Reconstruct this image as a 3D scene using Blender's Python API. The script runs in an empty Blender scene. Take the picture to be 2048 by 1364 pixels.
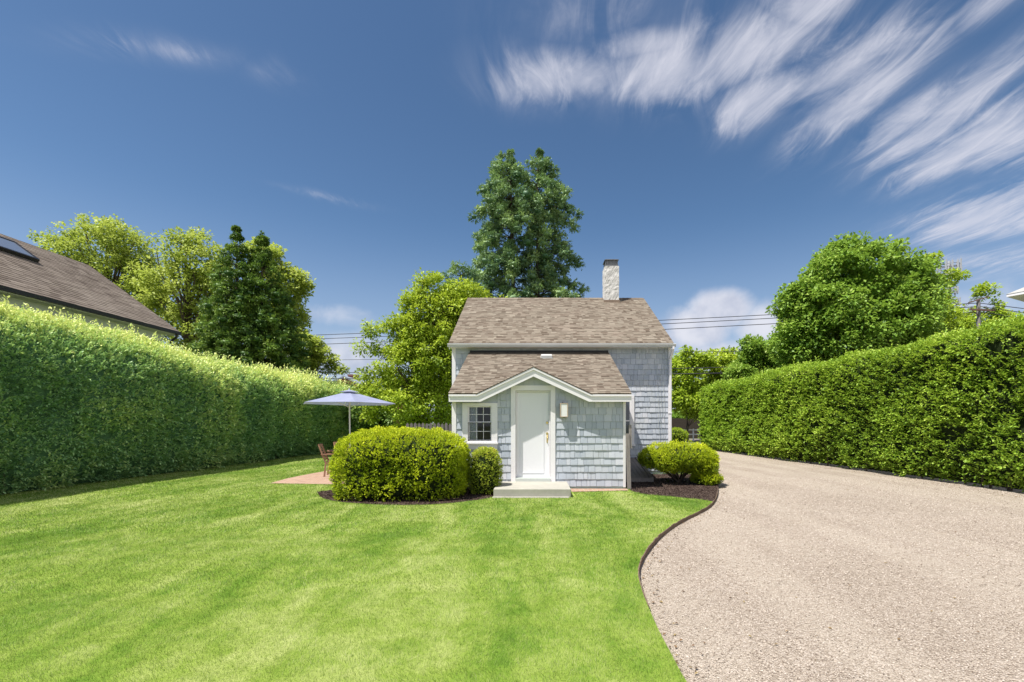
import bpy, math, random
import numpy as np
from mathutils import Vector, noise as mnoise
random.seed(7); RNG = np.random.default_rng(7)
S = bpy.context.scene
COL = S.collection
PI = math.pi

# ------------------------------------------------------------------ camera, sky, sun, exposure
VX, HY, F, EYE = 1072.0, 850.0, 940.0, 1.5          # vanishing point, horizon, focal length read off the photo (px of 2048)
cd = bpy.data.cameras.new("camera"); cam = bpy.data.objects.new("camera", cd); COL.objects.link(cam)
cam.location = (0, 0, EYE); cam.rotation_euler = (PI/2, 0, 0)
cd.sensor_width = 36; cd.lens = F/2048*36
cd.shift_x = -(VX-1024)/2048; cd.shift_y = (HY-682)/2048
cd.clip_start = 0.1; cd.clip_end = 3000
S.camera = cam
S.view_settings.view_transform = 'Standard'; S.view_settings.look = 'None'
S.view_settings.exposure = 0.90; S.view_settings.gamma = 1
SUN = Vector((0.40, 0.25, -1.0)).normalized()
sl = bpy.data.lights.new("sun", 'SUN'); sl.energy = 4.3; sl.angle = math.radians(0.55); sl.color = (1.0, 0.955, 0.88)
so = bpy.data.objects.new("sun", sl); COL.objects.link(so); so.rotation_euler = SUN.to_track_quat('-Z', 'Y').to_euler()
so.location = (-10, -6, 30)

def wx(px, Y): return (px-VX)/F*Y
def wz(py, Y): return EYE-(py-HY)/F*Y
def yg(py): return EYE*F/(py-HY)
def G(px, py):
    Y = yg(py); return (wx(px, Y), Y)

class NT:
    """tiny helper for node trees"""
    def __init__(s, tree): s.t = tree; s.t.nodes.clear()
    def n(s, typ, ins=None, **kw):
        nd = s.t.nodes.new(typ)
        for k, v in kw.items(): setattr(nd, k, v)
        for k, v in (ins or {}).items():
            sock = nd.inputs[k]
            if isinstance(v, bpy.types.NodeSocket): s.t.links.new(v, sock)
            elif isinstance(v, bpy.types.Node): s.t.links.new(v.outputs[0], sock)
            else: sock.default_value = v
        return nd
    def m(s, op, a, b=0.0, c=None, clamp=False):
        ins = {0: a, 1: b}
        if c is not None: ins[2] = c
        return s.n('ShaderNodeMath', ins, operation=op, use_clamp=clamp).outputs[0]
    def mix(s, f, a, b, blend='MIX'):
        nd = s.n('ShaderNodeMix', data_type='RGBA', blend_type=blend)
        for k, v in ((0, f), (6, a), (7, b)):
            if isinstance(v, bpy.types.NodeSocket): s.t.links.new(v, nd.inputs[k])
            else: nd.inputs[k].default_value = v if not isinstance(v, tuple) or len(v) == 4 else (*v, 1)
        return nd.outputs[2]
    def rng(s, v, a, b, c=0.0, d=1.0, smooth=True):
        return s.n('ShaderNodeMapRange', {0: v, 1: a, 2: b, 3: c, 4: d}, interpolation_type='SMOOTHSTEP' if smooth else 'LINEAR').outputs[0]
    def noise(s, vec, scale, detail=4, rough=0.55, dist=0.0):
        return s.n('ShaderNodeTexNoise', {'Vector': vec, 'Scale': scale, 'Detail': detail, 'Roughness': rough, 'Distortion': dist}).outputs[0]
    def ramp(s, f, stops):
        nd = s.n('ShaderNodeValToRGB', {0: f}); cr = nd.color_ramp
        while len(cr.elements) < len(stops): cr.elements.new(0.5)
        for e, (p, c) in zip(cr.elements, stops): e.position = p; e.color = (*c, 1)
        return nd.outputs[0]

def build_world():
    w = bpy.data.worlds.new("World"); S.world = w; w.use_nodes = True
    N = NT(w.node_tree)
    el = math.asin(-SUN.z)
    sky = N.n('ShaderNodeTexSky', sky_type='NISHITA', sun_disc=False, sun_elevation=el,
              sun_rotation=math.atan2(-SUN.x, -SUN.y), altitude=0, air_density=1.0, dust_density=0.6, ozone_density=1.6)
    tc = N.n('ShaderNodeTexCoord').outputs['Generated']
    sep = N.n('ShaderNodeSeparateXYZ', {0: tc})
    x, y, z = sep.outputs
    zc = N.m('MAXIMUM', z, 0.03)
    u = N.m('DIVIDE', x, zc); v = N.m('DIVIDE', y, zc)
    uv = N.n('ShaderNodeCombineXYZ', {0: u, 1: v}).outputs[0]
    # soft warp so the streaks curve like wind-blown ice
    wn = N.n('ShaderNodeTexNoise', {'Vector': uv, 'Scale': 1.5, 'Detail': 2.0, 'Roughness': 0.45})
    wv = N.n('ShaderNodeVectorMath', {0: wn.outputs['Color'], 1: (0.5, 0.5, 0.5)}, operation='SUBTRACT').outputs[0]
    wv = N.n('ShaderNodeVectorMath', {0: wv, 'Scale': 0.27}, operation='SCALE').outputs[0]
    uw = N.n('ShaderNodeVectorMath', {0: uv, 1: wv}, operation='ADD').outputs[0]
    def uvp(px, py): return ((px-VX)/(HY-py), F/(HY-py))
    def blobs(coord, items):
        tot = None
        for (cx, cy, ang, a, b, wgt) in items:
            mp = N.n('ShaderNodeMapping', {'Vector': coord, 'Location': (cx, cy, 0), 'Rotation': (0, 0, ang), 'Scale': (a, b, 1)}, vector_type='TEXTURE')
            s2 = N.n('ShaderNodeSeparateXYZ', {0: mp.outputs[0]})
            q = N.m('ADD', N.m('MULTIPLY', s2.outputs[0], s2.outputs[0]), N.m('MULTIPLY', s2.outputs[1], s2.outputs[1]))
            g = N.m('MULTIPLY', N.m('EXPONENT', N.m('MULTIPLY', q, -1.2)), wgt)
            tot = g if tot is None else N.m('MAXIMUM', tot, g)
        return tot
    def seg(p, q, width, wgt, ext=0.62):
        a, b = uvp(*p), uvp(*q)
        L = math.hypot(b[0]-a[0], b[1]-a[1])
        return ((a[0]+b[0])/2, (a[1]+b[1])/2, math.atan2(b[1]-a[1], b[0]-a[0]), L*ext, width, wgt)
    cir = [seg((975, 150), (1230, 158), 0.136, .92), seg((1200, 160), (1460, 150), 0.208, 1.0), seg((1180, 100), (1420, 85), 0.080, .8),
           seg((1455, 275), (1600, 130), 0.160, 1.0), seg((1480, 180), (1520, 20), 0.224, .9), seg((1590, 320), (1860, 70), 0.120, 1.0),
           seg((1650, 250), (1760, 20), 0.224, .78), seg((1700, 330), (1900, 170), 0.112, .85), seg((1735, 345), (2040, 110), 0.120, .95),
           seg((1795, 380), (2100, 160), 0.160, 1.0), seg((1900, 330), (2150, 230), 0.320, .8), seg((1000, 30), (1500, 10), .20, .40),
           seg((1860, 490), (2150, 360), 0.512, .95), seg((1900, 560), (2150, 470), 0.800, .6), seg((1880, 90), (2100, -80), 0.096, .7),
           seg((110, 80), (470, 120), 0.080, .46), seg((520, 170), (625, 160), 0.096, .34), seg((570, 378), (748, 416), 0.056, .45),
           seg((1500, 60), (1700, -60), 0.160, .8), seg((1100, 350), (1380, 330), 0.192, .0)]
    mask = blobs(uw, cir)
    rot = N.n('ShaderNodeMapping', {'Vector': uw, 'Rotation': (0, 0, math.radians(-9)), 'Scale': (5.0, 1.15, 1)})
    st = N.noise(rot.outputs[0], 2.4, 9, 0.66, 0.9)
    rot4 = N.n('ShaderNodeMapping', {'Vector': uw, 'Rotation': (0, 0, math.radians(4)), 'Scale': (13, 2.6, 1)})
    st4 = N.noise(rot4.outputs[0], 2.2, 6, 0.6, 0.6)
    rot2 = N.n('ShaderNodeMapping', {'Vector': uw, 'Rotation': (0, 0, math.radians(-5)), 'Scale': (2.2, 1.0, 1)})
    st2 = N.noise(rot2.outputs[0], 2.4, 5, 0.6, 0.8)
    st3 = N.noise(uw, 7.0, 5, 0.65, 0.4)
    s = N.m('ADD', N.m('MULTIPLY', st, 0.62), N.m('ADD', N.m('MULTIPLY', st2, 0.40), N.m('MULTIPLY', st3, 0.12)))
    d = N.m('ADD', N.m('MULTIPLY', mask, 0.80), N.m('SUBTRACT', s, 0.80))
    core = N.m('MULTIPLY', N.rng(d, 0.02, 0.55), N.rng(mask, 0.05, 0.5))
    fila = N.m('MULTIPLY', N.rng(st, 0.44, 0.70), N.rng(mask, 0.03, 0.7))
    veil = N.m('MULTIPLY', N.rng(st2, 0.30, 0.75), N.rng(mask, 0.0, 0.7))
    core = N.m('MULTIPLY', core, N.rng(st4, 0.22, 0.62, 0.80, 1.0))
    dens = N.m('ADD', N.m('MULTIPLY', core, 0.56), N.m('ADD', N.m('MULTIPLY', fila, 0.17), N.m('MULTIPLY', veil, 0.24)), clamp=True)
    dens = N.m('MULTIPLY', dens, 0.92)
    # low cumulus and the pale band over the roofs
    az = N.m('ARCTAN2', x, y); ele = N.m('ARCSINE', z)
    ae = N.n('ShaderNodeCombineXYZ', {0: az, 1: ele}).outputs[0]
    def aep(px, py):
        dx, dz = px-VX, HY-py
        return math.atan2(dx, F), math.atan2(dz, math.hypot(dx, F))
    def pb(px, py, rx, ry, wgt):
        a, e = aep(px, py); return (a, e, 0, rx/F*0.86, ry/F*0.9, wgt)
    cum = blobs(ae, [pb(1450, 620, 95, 60, 1.0), pb(1390, 660, 120, 60, .9), pb(1520, 650, 90, 75, .85), pb(660, 630, 190, 45, .50),
                     pb(700, 715, 260, 75, .75), pb(1480, 720, 300, 70, .8), pb(120, 460, 70, 22, .40), pb(1960, 620, 170, 70, .65), pb(330,560,90,60,.4)])
    cn = N.noise(tc, 9.0, 8, 0.58, 0.3)
    cn2 = N.noise(tc, 3.2, 3, 0.5)
    cd_ = N.m('ADD', N.m('MULTIPLY', cum, 1.0), N.m('SUBTRACT', N.m('ADD', N.m('MULTIPLY', cn, .8), N.m('MULTIPLY', cn2, .2)), 0.83))
    cdens = N.m('MULTIPLY', N.rng(cd_, 0.05, 0.50), 0.86)
    shade = N.rng(N.m('ADD', N.noise(tc, 14.0, 4, .5), N.m('MULTIPLY', ele, 1.1)), 0.42, 0.85)
    cumcol = N.mix(shade, (1.7, 1.85, 2.35), (3.0, 3.0, 3.25))
    # deep polarised blue: the sky a little darker and more saturated than the model's
    hs = N.n('ShaderNodeHueSaturation', {'Hue': 0.498, 'Saturation': 1.12, 'Value': 0.52, 'Color': sky.outputs[0]}).outputs[0]
    band = N.rng(z, 0.02, 0.62)
    grade = N.mix(band, (0.80, 0.84, 0.88), (0.66, 0.70, 0.74))
    skyc = N.mix(1.0, hs, grade, 'MULTIPLY')
    hz = N.m('MULTIPLY', N.rng(z, 0.40, 0.0), 0.62)
    skyc = N.mix(hz, skyc, (1.75, 2.0, 2.6))
    c1 = N.mix(dens, skyc, (2.7, 2.72, 3.05))
    c2 = N.mix(cdens, c1, cumcol)
    # broken bright cloud added out of view, behind and right of the camera, as fill light
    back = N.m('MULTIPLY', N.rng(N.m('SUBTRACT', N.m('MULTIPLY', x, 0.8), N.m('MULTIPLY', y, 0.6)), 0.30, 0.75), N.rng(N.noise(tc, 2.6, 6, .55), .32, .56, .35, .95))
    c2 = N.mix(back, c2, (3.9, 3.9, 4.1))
    # below the horizon: dull ground colour
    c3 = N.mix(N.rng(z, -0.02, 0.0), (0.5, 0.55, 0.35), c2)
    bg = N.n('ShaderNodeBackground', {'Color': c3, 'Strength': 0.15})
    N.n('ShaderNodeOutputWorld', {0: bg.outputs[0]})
build_world()

# ------------------------------------------------------------------ object helpers
def tag(o, label=None, cat=None, group=None, kind=None):
    if label: o['label'] = label
    if cat: o['category'] = cat
    if group: o['group'] = group
    if kind: o['kind'] = kind
    return o
def empty(name, loc=(0, 0, 0), **kw):
    o = bpy.data.objects.new(name, None); COL.objects.link(o); o.location = loc; o.empty_display_size = .2
    return tag(o, **kw)
def link(name, me, mat, parent=None, **kw):
    if mat: me.materials.append(mat)
    o = bpy.data.objects.new(name, me); COL.objects.link(o)
    if parent:
        o.parent = parent
        if parent.location.length > 0 and not parent.parent: o.location = -parent.location   # parts are modelled in world space
    return tag(o, **kw)
def np_mesh(name, V, Fc, mat, parent=None, var=None, smooth=False, **kw):
    V = np.asarray(V, np.float32); Fc = np.asarray(Fc, np.int32); n, k = Fc.shape
    me = bpy.data.meshes.new(name)
    me.vertices.add(len(V)); me.vertices.foreach_set('co', V.ravel())
    me.loops.add(n*k); me.loops.foreach_set('vertex_index', Fc.ravel())
    me.polygons.add(n); me.polygons.foreach_set('loop_start', np.arange(0, n*k, k, dtype=np.int32))
    me.polygons.foreach_set('loop_total', np.full(n, k, np.int32))
    if smooth: me.polygons.foreach_set('use_smooth', np.ones(n, bool))
    if var is not None:
        a = me.attributes.new('var', 'FLOAT', 'FACE'); a.data.foreach_set('value', np.asarray(var, np.float32))
    me.update(calc_edges=True)
    return link(name, me, mat, parent, **kw)
class MB:
    def __init__(s): s.v = []; s.f = []; s.a = []; s.sm = []
    def add(s, vs, fs, var=0.5, smooth=False):
        b = len(s.v); s.v += [tuple(p) for p in vs]
        for f in fs: s.f.append(tuple(i+b for i in f)); s.a.append(var); s.sm.append(smooth)
    def box(s, x0, x1, y0, y1, z0, z1, var=0.5):
        s.add([(x0,y0,z0),(x1,y0,z0),(x1,y1,z0),(x0,y1,z0),(x0,y0,z1),(x1,y0,z1),(x1,y1,z1),(x0,y1,z1)],
              [(0,3,2,1),(4,5,6,7),(0,1,5,4),(1,2,6,5),(2,3,7,6),(3,0,4,7)], var)
    def bar(s, p, q, w, h, var=0.5, up=(0, 0, 1)):
        p, q = Vector(p), Vector(q); d = (q-p).normalized(); u = Vector(up)
        a = d.cross(u)
        if a.length < 1e-4: a = d.cross(Vector((0, 1, 0)))
        a.normalize(); b = a.cross(d).normalized()
        vs = [c+a*(i*w/2)+b*(j*h/2) for c in (p, q) for i, j in ((-1,-1),(1,-1),(1,1),(-1,1))]
        s.add(vs, [(0,1,2,3),(7,6,5,4),(0,4,5,1),(1,5,6,2),(2,6,7,3),(3,7,4,0)], var)
    def tube(s, pts, rs, n=8, var=0.5):
        pts = [Vector(p) for p in pts]; rs = rs if isinstance(rs, (list, tuple)) else [rs]*len(pts)
        vs = []; fs = []
        for i, p in enumerate(pts):
            d = (pts[min(i+1, len(pts)-1)]-pts[max(i-1, 0)]).normalized()
            a = d.cross(Vector((0, 0, 1)))
            if a.length < 1e-3: a = Vector((1, 0, 0))
            a.normalize(); b = d.cross(a)
            for k in range(n):
                t = 2*PI*k/n; vs.append(p+(a*math.cos(t)+b*math.sin(t))*rs[i])
        for i in range(len(pts)-1):
            for k in range(n):
                k2 = (k+1) % n; fs.append((i*n+k, i*n+k2, (i+1)*n+k2, (i+1)*n+k))
        s.add(vs, fs, var, True)
        s.add([vs[k] for k in range(n)], [tuple(range(n))[::-1]], var)
        s.add([vs[(len(pts)-1)*n+k] for k in range(n)], [tuple(range(n))], var)
    def prism(s, outline, y0, y1, var=0.5):
        """outline in XZ pushed along Y"""
        n = len(outline)
        vs = [(x, y0, z) for x, z in outline]+[(x, y1, z) for x, z in outline]
        s.add(vs, [tuple(range(n)), tuple(range(n, 2*n))[::-1]]+[(i, i+n, (i+1) % n+n, (i+1) % n) for i in range(n)], var)
    def quad(s, *p, var=0.5): s.add(p, [tuple(range(len(p)))], var)
    def build(s, name, mat, parent=None, **kw):
        me = bpy.data.meshes.new(name); me.from_pydata(s.v, [], s.f)
        a = me.attributes.new('var', 'FLOAT', 'FACE'); a.data.foreach_set('value', np.array(s.a, np.float32))
        me.polygons.foreach_set('use_smooth', np.array(s.sm, bool)); me.update()
        return link(name, me, mat, parent, **kw)

# numpy value noise
def _h(ix, iy, iz, seed):
    h = (ix*374761393+iy*668265263+iz*2147483647+seed*974634777) & 0xFFFFFFFF
    h = ((h ^ (h >> 13))*1274126177) & 0xFFFFFFFF
    h = h ^ (h >> 16)
    return (h & 0xFFFF)/65535.0
def vnoise(P, scale, seed=0):
    P = np.asarray(P, float)*scale; I = np.floor(P).astype(np.int64); f = P-I; f = f*f*(3-2*f)
    r = 0
    for dx in (0, 1):
        for dy in (0, 1):
            for dz in (0, 1):
                w = (f[:, 0] if dx else 1-f[:, 0])*(f[:, 1] if dy else 1-f[:, 1])*(f[:, 2] if dz else 1-f[:, 2])
                r = r+w*_h(I[:, 0]+dx, I[:, 1]+dy, I[:, 2]+dz, seed)
    return r
def fbm(P, scale, oct=3, seed=0):
    a, t, s = 1.0, 0, 0
    for o in range(oct): s = s+a*vnoise(P, scale*2**o, seed+o); t += a; a *= .55
    return s/t
def nrm(A): return A/np.maximum(np.linalg.norm(A, axis=1, keepdims=True), 1e-9)
def rsph(n): return nrm(RNG.normal(size=(n, 3)))

def leaves(P, D, L, W, up=None, upw=0.6):
    """diamond leaves: base P, axis D (unit), length L, width W; the blade faces roughly 'up'"""
    n = len(P); L = np.broadcast_to(L, (n,)); W = np.broadcast_to(W, (n,))
    U = rsph(n) if up is None else nrm(np.asarray(up)*upw+rsph(n)*(1-upw))
    A = nrm(np.cross(D, U)); Nn = np.cross(A, D)
    b = P; t = P+D*L[:, None]; m = P+D*(L*.5)[:, None]+Nn*(W*.22)[:, None]
    V = np.stack([b, m+A*(W/2)[:, None], t, m-A*(W/2)[:, None]], 1).reshape(-1, 3)
    return V, np.arange(4*n).reshape(n, 4)
def cat_leaves(parts):
    V, Fc, a = [], [], []; off = 0
    for v, f, var in parts: V.append(v); Fc.append(f+off); a.append(var); off += len(v)
    return np.concatenate(V), np.concatenate(Fc), np.concatenate(a)
def sprays(P, A, m, length, L, W, spread=.8, var=None, upw=.5):
    """m leaves along every twig (base P, axis A)"""
    n = len(P); length = np.broadcast_to(length, (n,))
    t = np.tile((np.arange(m)+.5)/m, n); Pr = np.repeat(P, m, 0); Ar = np.repeat(A, m, 0)
    B = Pr+Ar*(t*np.repeat(length, m))[:, None]
    D = nrm(Ar+rsph(n*m)*spread)
    sc = RNG.uniform(.75, 1.25, n*m)
    upv = np.tile(np.array([[0, 0, 1.0]]), (n*m, 1))
    V, Fc = leaves(B, D, L*sc, W*sc, upv, upw)
    v = np.repeat(var if var is not None else RNG.random(n), m)
    return V, Fc, np.clip(v+RNG.normal(0, .12, n*m), 0, 1)

# ------------------------------------------------------------------ materials
def mat(name):
    m = bpy.data.materials.new(name); m.use_nodes = True; return m, NT(m.node_tree)
def finish(N, col, rough=.6, bump=None, bstr=.3, bdist=.01, spec=.3, metal=0.0, extra=None):
    ins = {'Base Color': col if not isinstance(col, tuple) else (*col, 1), 'Roughness': rough, 'Specular IOR Level': spec, 'Metallic': metal}
    ins.update(extra or {})
    if bump is not None: ins['Normal'] = N.n('ShaderNodeBump', {'Strength': bstr, 'Distance': bdist, 'Height': bump})
    p = N.n('ShaderNodeBsdfPrincipled', ins)
    N.n('ShaderNodeOutputMaterial', {0: p.outputs[0]})
def simple(name, col, rough=.6, nscale=6, amt=.12, spec=.3, metal=0.0, bstr=.12, stretch=(1, 1, 1)):
    m, N = mat(name)
    pos = N.n('ShaderNodeTexCoord').outputs['Object']
    mp = N.n('ShaderNodeMapping', {'Vector': pos, 'Scale': stretch}).outputs[0]
    n1 = N.noise(mp, nscale, 5, .6); n2 = N.noise(mp, nscale*9, 3, .6)
    f = N.m('ADD', N.m('MULTIPLY', n1, .7), N.m('MULTIPLY', n2, .3))
    c = N.ramp(f, [(.25, tuple(x*(1-amt) for x in col)), (.75, tuple(min(1, x*(1+amt)) for x in col))])
    finish(N, c, rough, n2, bstr, .004, spec, metal); return m
def varmat(name, stops, rough=.8, nscale=25, namt=.35, stretch=(1, 1, 1), bstr=.4, bdist=.004, dirt=None, spec=.2, dirtscale=.9):
    """colour picked piece by piece (attribute 'var'), broken up by grain"""
    m, N = mat(name)
    at = N.n('ShaderNodeAttribute', attribute_name='var').outputs['Fac']
    pos = N.n('ShaderNodeTexCoord').outputs['Object']
    mp = N.n('ShaderNodeMapping', {'Vector': pos, 'Scale': stretch}).outputs[0]
    n1 = N.noise(mp, nscale, 5, .65)
    f = N.m('ADD', at, N.m('MULTIPLY', N.m('SUBTRACT', n1, .5), namt))
    c = N.ramp(f, stops)
    if dirt:
        dn = N.rng(N.noise(pos, dirtscale, 4, .6), .48, .72)
        c = N.mix(N.m('MULTIPLY', dn, .35), c, dirt)
    finish(N, c, rough, n1, bstr, bdist, spec); return m
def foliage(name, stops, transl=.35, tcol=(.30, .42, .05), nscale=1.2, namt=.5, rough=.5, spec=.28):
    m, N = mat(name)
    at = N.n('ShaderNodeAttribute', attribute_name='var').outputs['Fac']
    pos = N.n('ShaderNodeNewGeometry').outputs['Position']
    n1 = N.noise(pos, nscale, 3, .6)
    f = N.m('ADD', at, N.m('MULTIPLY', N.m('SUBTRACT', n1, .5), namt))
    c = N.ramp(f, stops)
    p = N.n('ShaderNodeBsdfPrincipled', {'Base Color': c, 'Roughness': rough, 'Specular IOR Level': spec})
    t = N.n('ShaderNodeBsdfTranslucent', {'Color': N.mix(.5, c, tcol)})
    mx = N.n('ShaderNodeMixShader', {0: transl, 1: p.outputs[0], 2: t.outputs[0]})
    N.n('ShaderNodeOutputMaterial', {0: mx.outputs[0]}); return m

M = {}
M['white'] = simple('white_paint', (.78, .755, .77), .45, 5, .05, .35)
M['white_door'] = simple('door_paint', (.77, .765, .79), .35, 3, .02, .4, bstr=.03)
M['gutter'] = simple('gutter_aluminium', (.56, .56, .55), .45, 4, .10, .35)
M['cedar'] = varmat('painted_cedar_shingle', [(0, (0.321, 0.360, 0.415)), (.35, (0.406, 0.442, 0.500)), (.7, (0.486, 0.515, 0.568)), (1, (0.566, 0.577, 0.626))],
                    .85, 30, .5, (6, 6, .7), .5, .004, (.50, .51, .48), dirtscale=1.6)
M['asphalt_roof'] = varmat('asphalt_shingle', [(0, (0.076, 0.055, 0.039)), (.28, (0.139, 0.108, 0.082)), (.55, (0.198, 0.165, 0.129)), (.8, (0.248, 0.212, 0.168)), (1, (0.296, 0.262, 0.214))],
                    .95, 60, .35, bstr=.6, dirt=(.25, .20, .16))
M['roof_dark'] = varmat('weathered_asphalt_shingle', [(0, (0.095, 0.073, 0.060)), (.5, (0.159, 0.129, 0.107)), (1, (0.232, 0.194, 0.163))], .95, 40, .4, dirt=(.30, .26, .22), dirtscale=.45)
M['concrete'] = simple('concrete', (.36, .345, .30), .85, 3, .16, .2, bstr=.4)
M['render'] = simple('whitewashed_chimney', (.58, .56, .535), .9, 6, .22, .2, bstr=1.0)
M['oldwood'] = simple('weathered_wood', (.24, .215, .20), .85, 8, .35, .2, bstr=.5, stretch=(6, 6, .6))
M['darkwood'] = simple('weathered_hatch_board', (.20, .18, .165), .85, 8, .3, .2, bstr=.5, stretch=(8, 1, 1))
M['teak'] = simple('teak', (.33, .185, .12), .65, 8, .25, .25, bstr=.3, stretch=(4, 4, 1))
M['brass'] = simple('brass', (.72, .55, .22), .22, 10, .1, .5, .95)
M['steel'] = simple('galvanised_steel', (.20, .20, .20), .45, 10, .25, .5, .6)
M['black'] = simple('black_metal', (.02, .02, .022), .4, 10, .2)
M['brick_red'] = simple('orange_brick', (.42, .17, .09), .9, 8, .2)
M['slate'] = simple('blue_grey_roof', (.25, .28, .34), .8, 5, .1)
M['bark'] = simple('bark', (.10, .075, .058), .95, 8, .35, bstr=.9, stretch=(4, 4, .8))
M['brownwall'] = simple('brown_cladding', (.055, .040, .032), .8, 6, .2)
M['greywhite'] = simple('grey_white_trim', (.50, .53, .50), .6, 4, .06)
M['wire'] = simple('cable', (.03, .03, .035), .6, 4, .1)
M['tower'] = simple('tower_metal', (.42, .43, .46), .5, 4, .1)
M['soil'] = simple('soil', (.10, .07, .05), .95, 9, .4, bstr=.8)
M['curtain'] = simple('curtain_cloth', (.88, .87, .88), .9, 4, .08, stretch=(12, 12, 1))
M['interior'] = simple('interior_plaster', (.25, .22, .20), .9)
M['fence'] = simple('fence_board', (.155, .14, .14), .9, 6, .4, bstr=.5, stretch=(6, 6, .8))
M['darkfence'] = simple('dark_board_fence', (.05, .04, .03), .9, 6, .3)
M['lamp_wood'] = simple('lamp_wood', (.42, .33, .24), .7, 9, .25, stretch=(4, 4, 1))
M['frosted'] = simple('frosted_glass', (.72, .72, .70), .3, 5, .04, .5)

def glass_mat():
    m, N = mat('window_glass')
    fr = N.n('ShaderNodeFresnel', {'IOR': 1.5}).outputs[0]
    g = N.n('ShaderNodeBsdfGlossy', {'Roughness': .02}); t = N.n('ShaderNodeBsdfTransparent', {'Color': (.75, .78, .8, 1)})
    mx = N.n('ShaderNodeMixShader', {0: N.m('MULTIPLY', fr, .9), 1: t.outputs[0], 2: g.outputs[0]})
    N.n('ShaderNodeOutputMaterial', {0: mx.outputs[0]}); return m
M['glass'] = glass_mat()
def dark_glass():
    m, N = mat('dark_glass'); finish(N, (.03, .045, .06), .06, spec=.8); return m
M['darkglass'] = dark_glass()

def umbrella_mat():
    m, N = mat('umbrella_fabric')
    pos = N.n('ShaderNodeTexCoord').outputs['Object']
    c = N.ramp(N.noise(pos, 2.5, 4, .6), [(.3, (.25, .275, .41)), (.7, (.32, .345, .48))])
    p = N.n('ShaderNodeBsdfPrincipled', {'Base Color': c, 'Roughness': .9, 'Specular IOR Level': .1})
    t = N.n('ShaderNodeBsdfTranslucent', {'Color': c})
    mx = N.n('ShaderNodeMixShader', {0: .2, 1: p.outputs[0], 2: t.outputs[0]})
    N.n('ShaderNodeOutputMaterial', {0: mx.outputs[0]}); return m
M['canvas'] = umbrella_mat()

def lawn_field(N, pos):
    """light and dark drifts over the whole lawn, in metres"""
    mp = N.n('ShaderNodeMapping', {'Vector': pos, 'Rotation': (0, 0, math.radians(16)), 'Scale': (1.25, .30, 1)}).outputs[0]
    a = N.noise(mp, .95, 4, .60, .6)
    b = N.noise(pos, 2.6, 4, .65, .3)
    c = N.noise(pos, 14, 3, .6)
    return N.m('ADD', N.m('MULTIPLY', a, .56), N.m('ADD', N.m('MULTIPLY', b, .32), N.m('MULTIPLY', c, .12)))
LAWN = [(.28, (.060, .140, .016)), (.42, (.145, .260, .028)), (.51, (.250, .350, .055)), (.60, (.375, .445, .130)), (.74, (.54, .56, .27))]
def lawn_ground():
    m, N = mat('lawn_ground'); pos = N.n('ShaderNodeNewGeometry').outputs['Position']
    f = lawn_field(N, pos); g = N.noise(pos, 130, 4, .7)
    c = N.ramp(N.m('ADD', f, N.m('MULTIPLY', N.m('SUBTRACT', g, .5), .3)), [(p, tuple(q*.80 for q in c)) for p, c in LAWN])
    finish(N, c, .9, g, .6, .01, .1); return m
def lawn_blade():
    m, N = mat('grass_blade'); pos = N.n('ShaderNodeNewGeometry').outputs['Position']
    at = N.n('ShaderNodeAttribute', attribute_name='var').outputs['Fac']
    f = N.m('ADD', lawn_field(N, pos), N.m('MULTIPLY', N.m('SUBTRACT', at, .5), .50))
    c = N.ramp(f, LAWN)
    p = N.n('ShaderNodeBsdfPrincipled', {'Base Color': c, 'Roughness': .55, 'Specular IOR Level': .25})
    t = N.n('ShaderNodeBsdfTranslucent', {'Color': N.mix(.4, c, (.32, .42, .06))})
    mx = N.n('ShaderNodeMixShader', {0: .38, 1: p.outputs[0], 2: t.outputs[0]})
    N.n('ShaderNodeOutputMaterial', {0: mx.outputs[0]}); return m
M['lawn'] = lawn_ground(); M['blade'] = lawn_blade()
GRAV = [(0, (0.077, 0.056, 0.041)), (.2, (0.172, 0.133, 0.101)), (.42, (0.309, 0.256, 0.205)), (.7, (0.409, 0.346, 0.284)), (1, (0.546, 0.478, 0.418))]
def gravel_mat():
    m, N = mat('gravel_bed'); pos = N.n('ShaderNodeNewGeometry').outputs['Position']
    vo = N.n('ShaderNodeTexVoronoi', {'Vector': pos, 'Scale': 105.0, 'Randomness': 1.0})
    vs = N.n('ShaderNodeSeparateColor', {0: vo.outputs['Color']}).outputs[0]
    big = N.noise(pos, .7, 4, .6)
    v2 = N.n('ShaderNodeTexVoronoi', {'Vector': pos, 'Scale': 28.0})
    v2s = N.n('ShaderNodeSeparateColor', {0: v2.outputs['Color']}).outputs[1]
    f = N.m('ADD', N.m('MULTIPLY', vs, .62), N.m('ADD', N.m('MULTIPLY', v2s, .22), N.m('MULTIPLY', big, .35)))
    c = N.ramp(f, GRAV)
    gap = N.rng(vo.outputs['Distance'], .45, .75)
    c = N.mix(N.m('MULTIPLY', gap, .5), c, (.16, .125, .10))
    lane = N.n('ShaderNodeMapping', {'Vector': pos, 'Rotation': (0, 0, math.radians(-20)), 'Scale': (.9, .09, 1)}).outputs[0]
    c = N.mix(N.m('MULTIPLY', N.rng(N.noise(lane, 1.4, 3, .5), .45, .62), .22), c, (.52, .46, .38))
    rust = N.rng(N.noise(pos, 3.2, 5, .7), .66, .78)
    c = N.mix(N.m('MULTIPLY', rust, .35), c, (.42, .26, .15))
    h = N.m('SUBTRACT', 1.0, vo.outputs['Distance'])
    finish(N, c, .9, h, .8, .012, .15); return m
M['gravel'] = gravel_mat()
M['stone'] = varmat('pebble', GRAV, .85, 60, .3)
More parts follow.
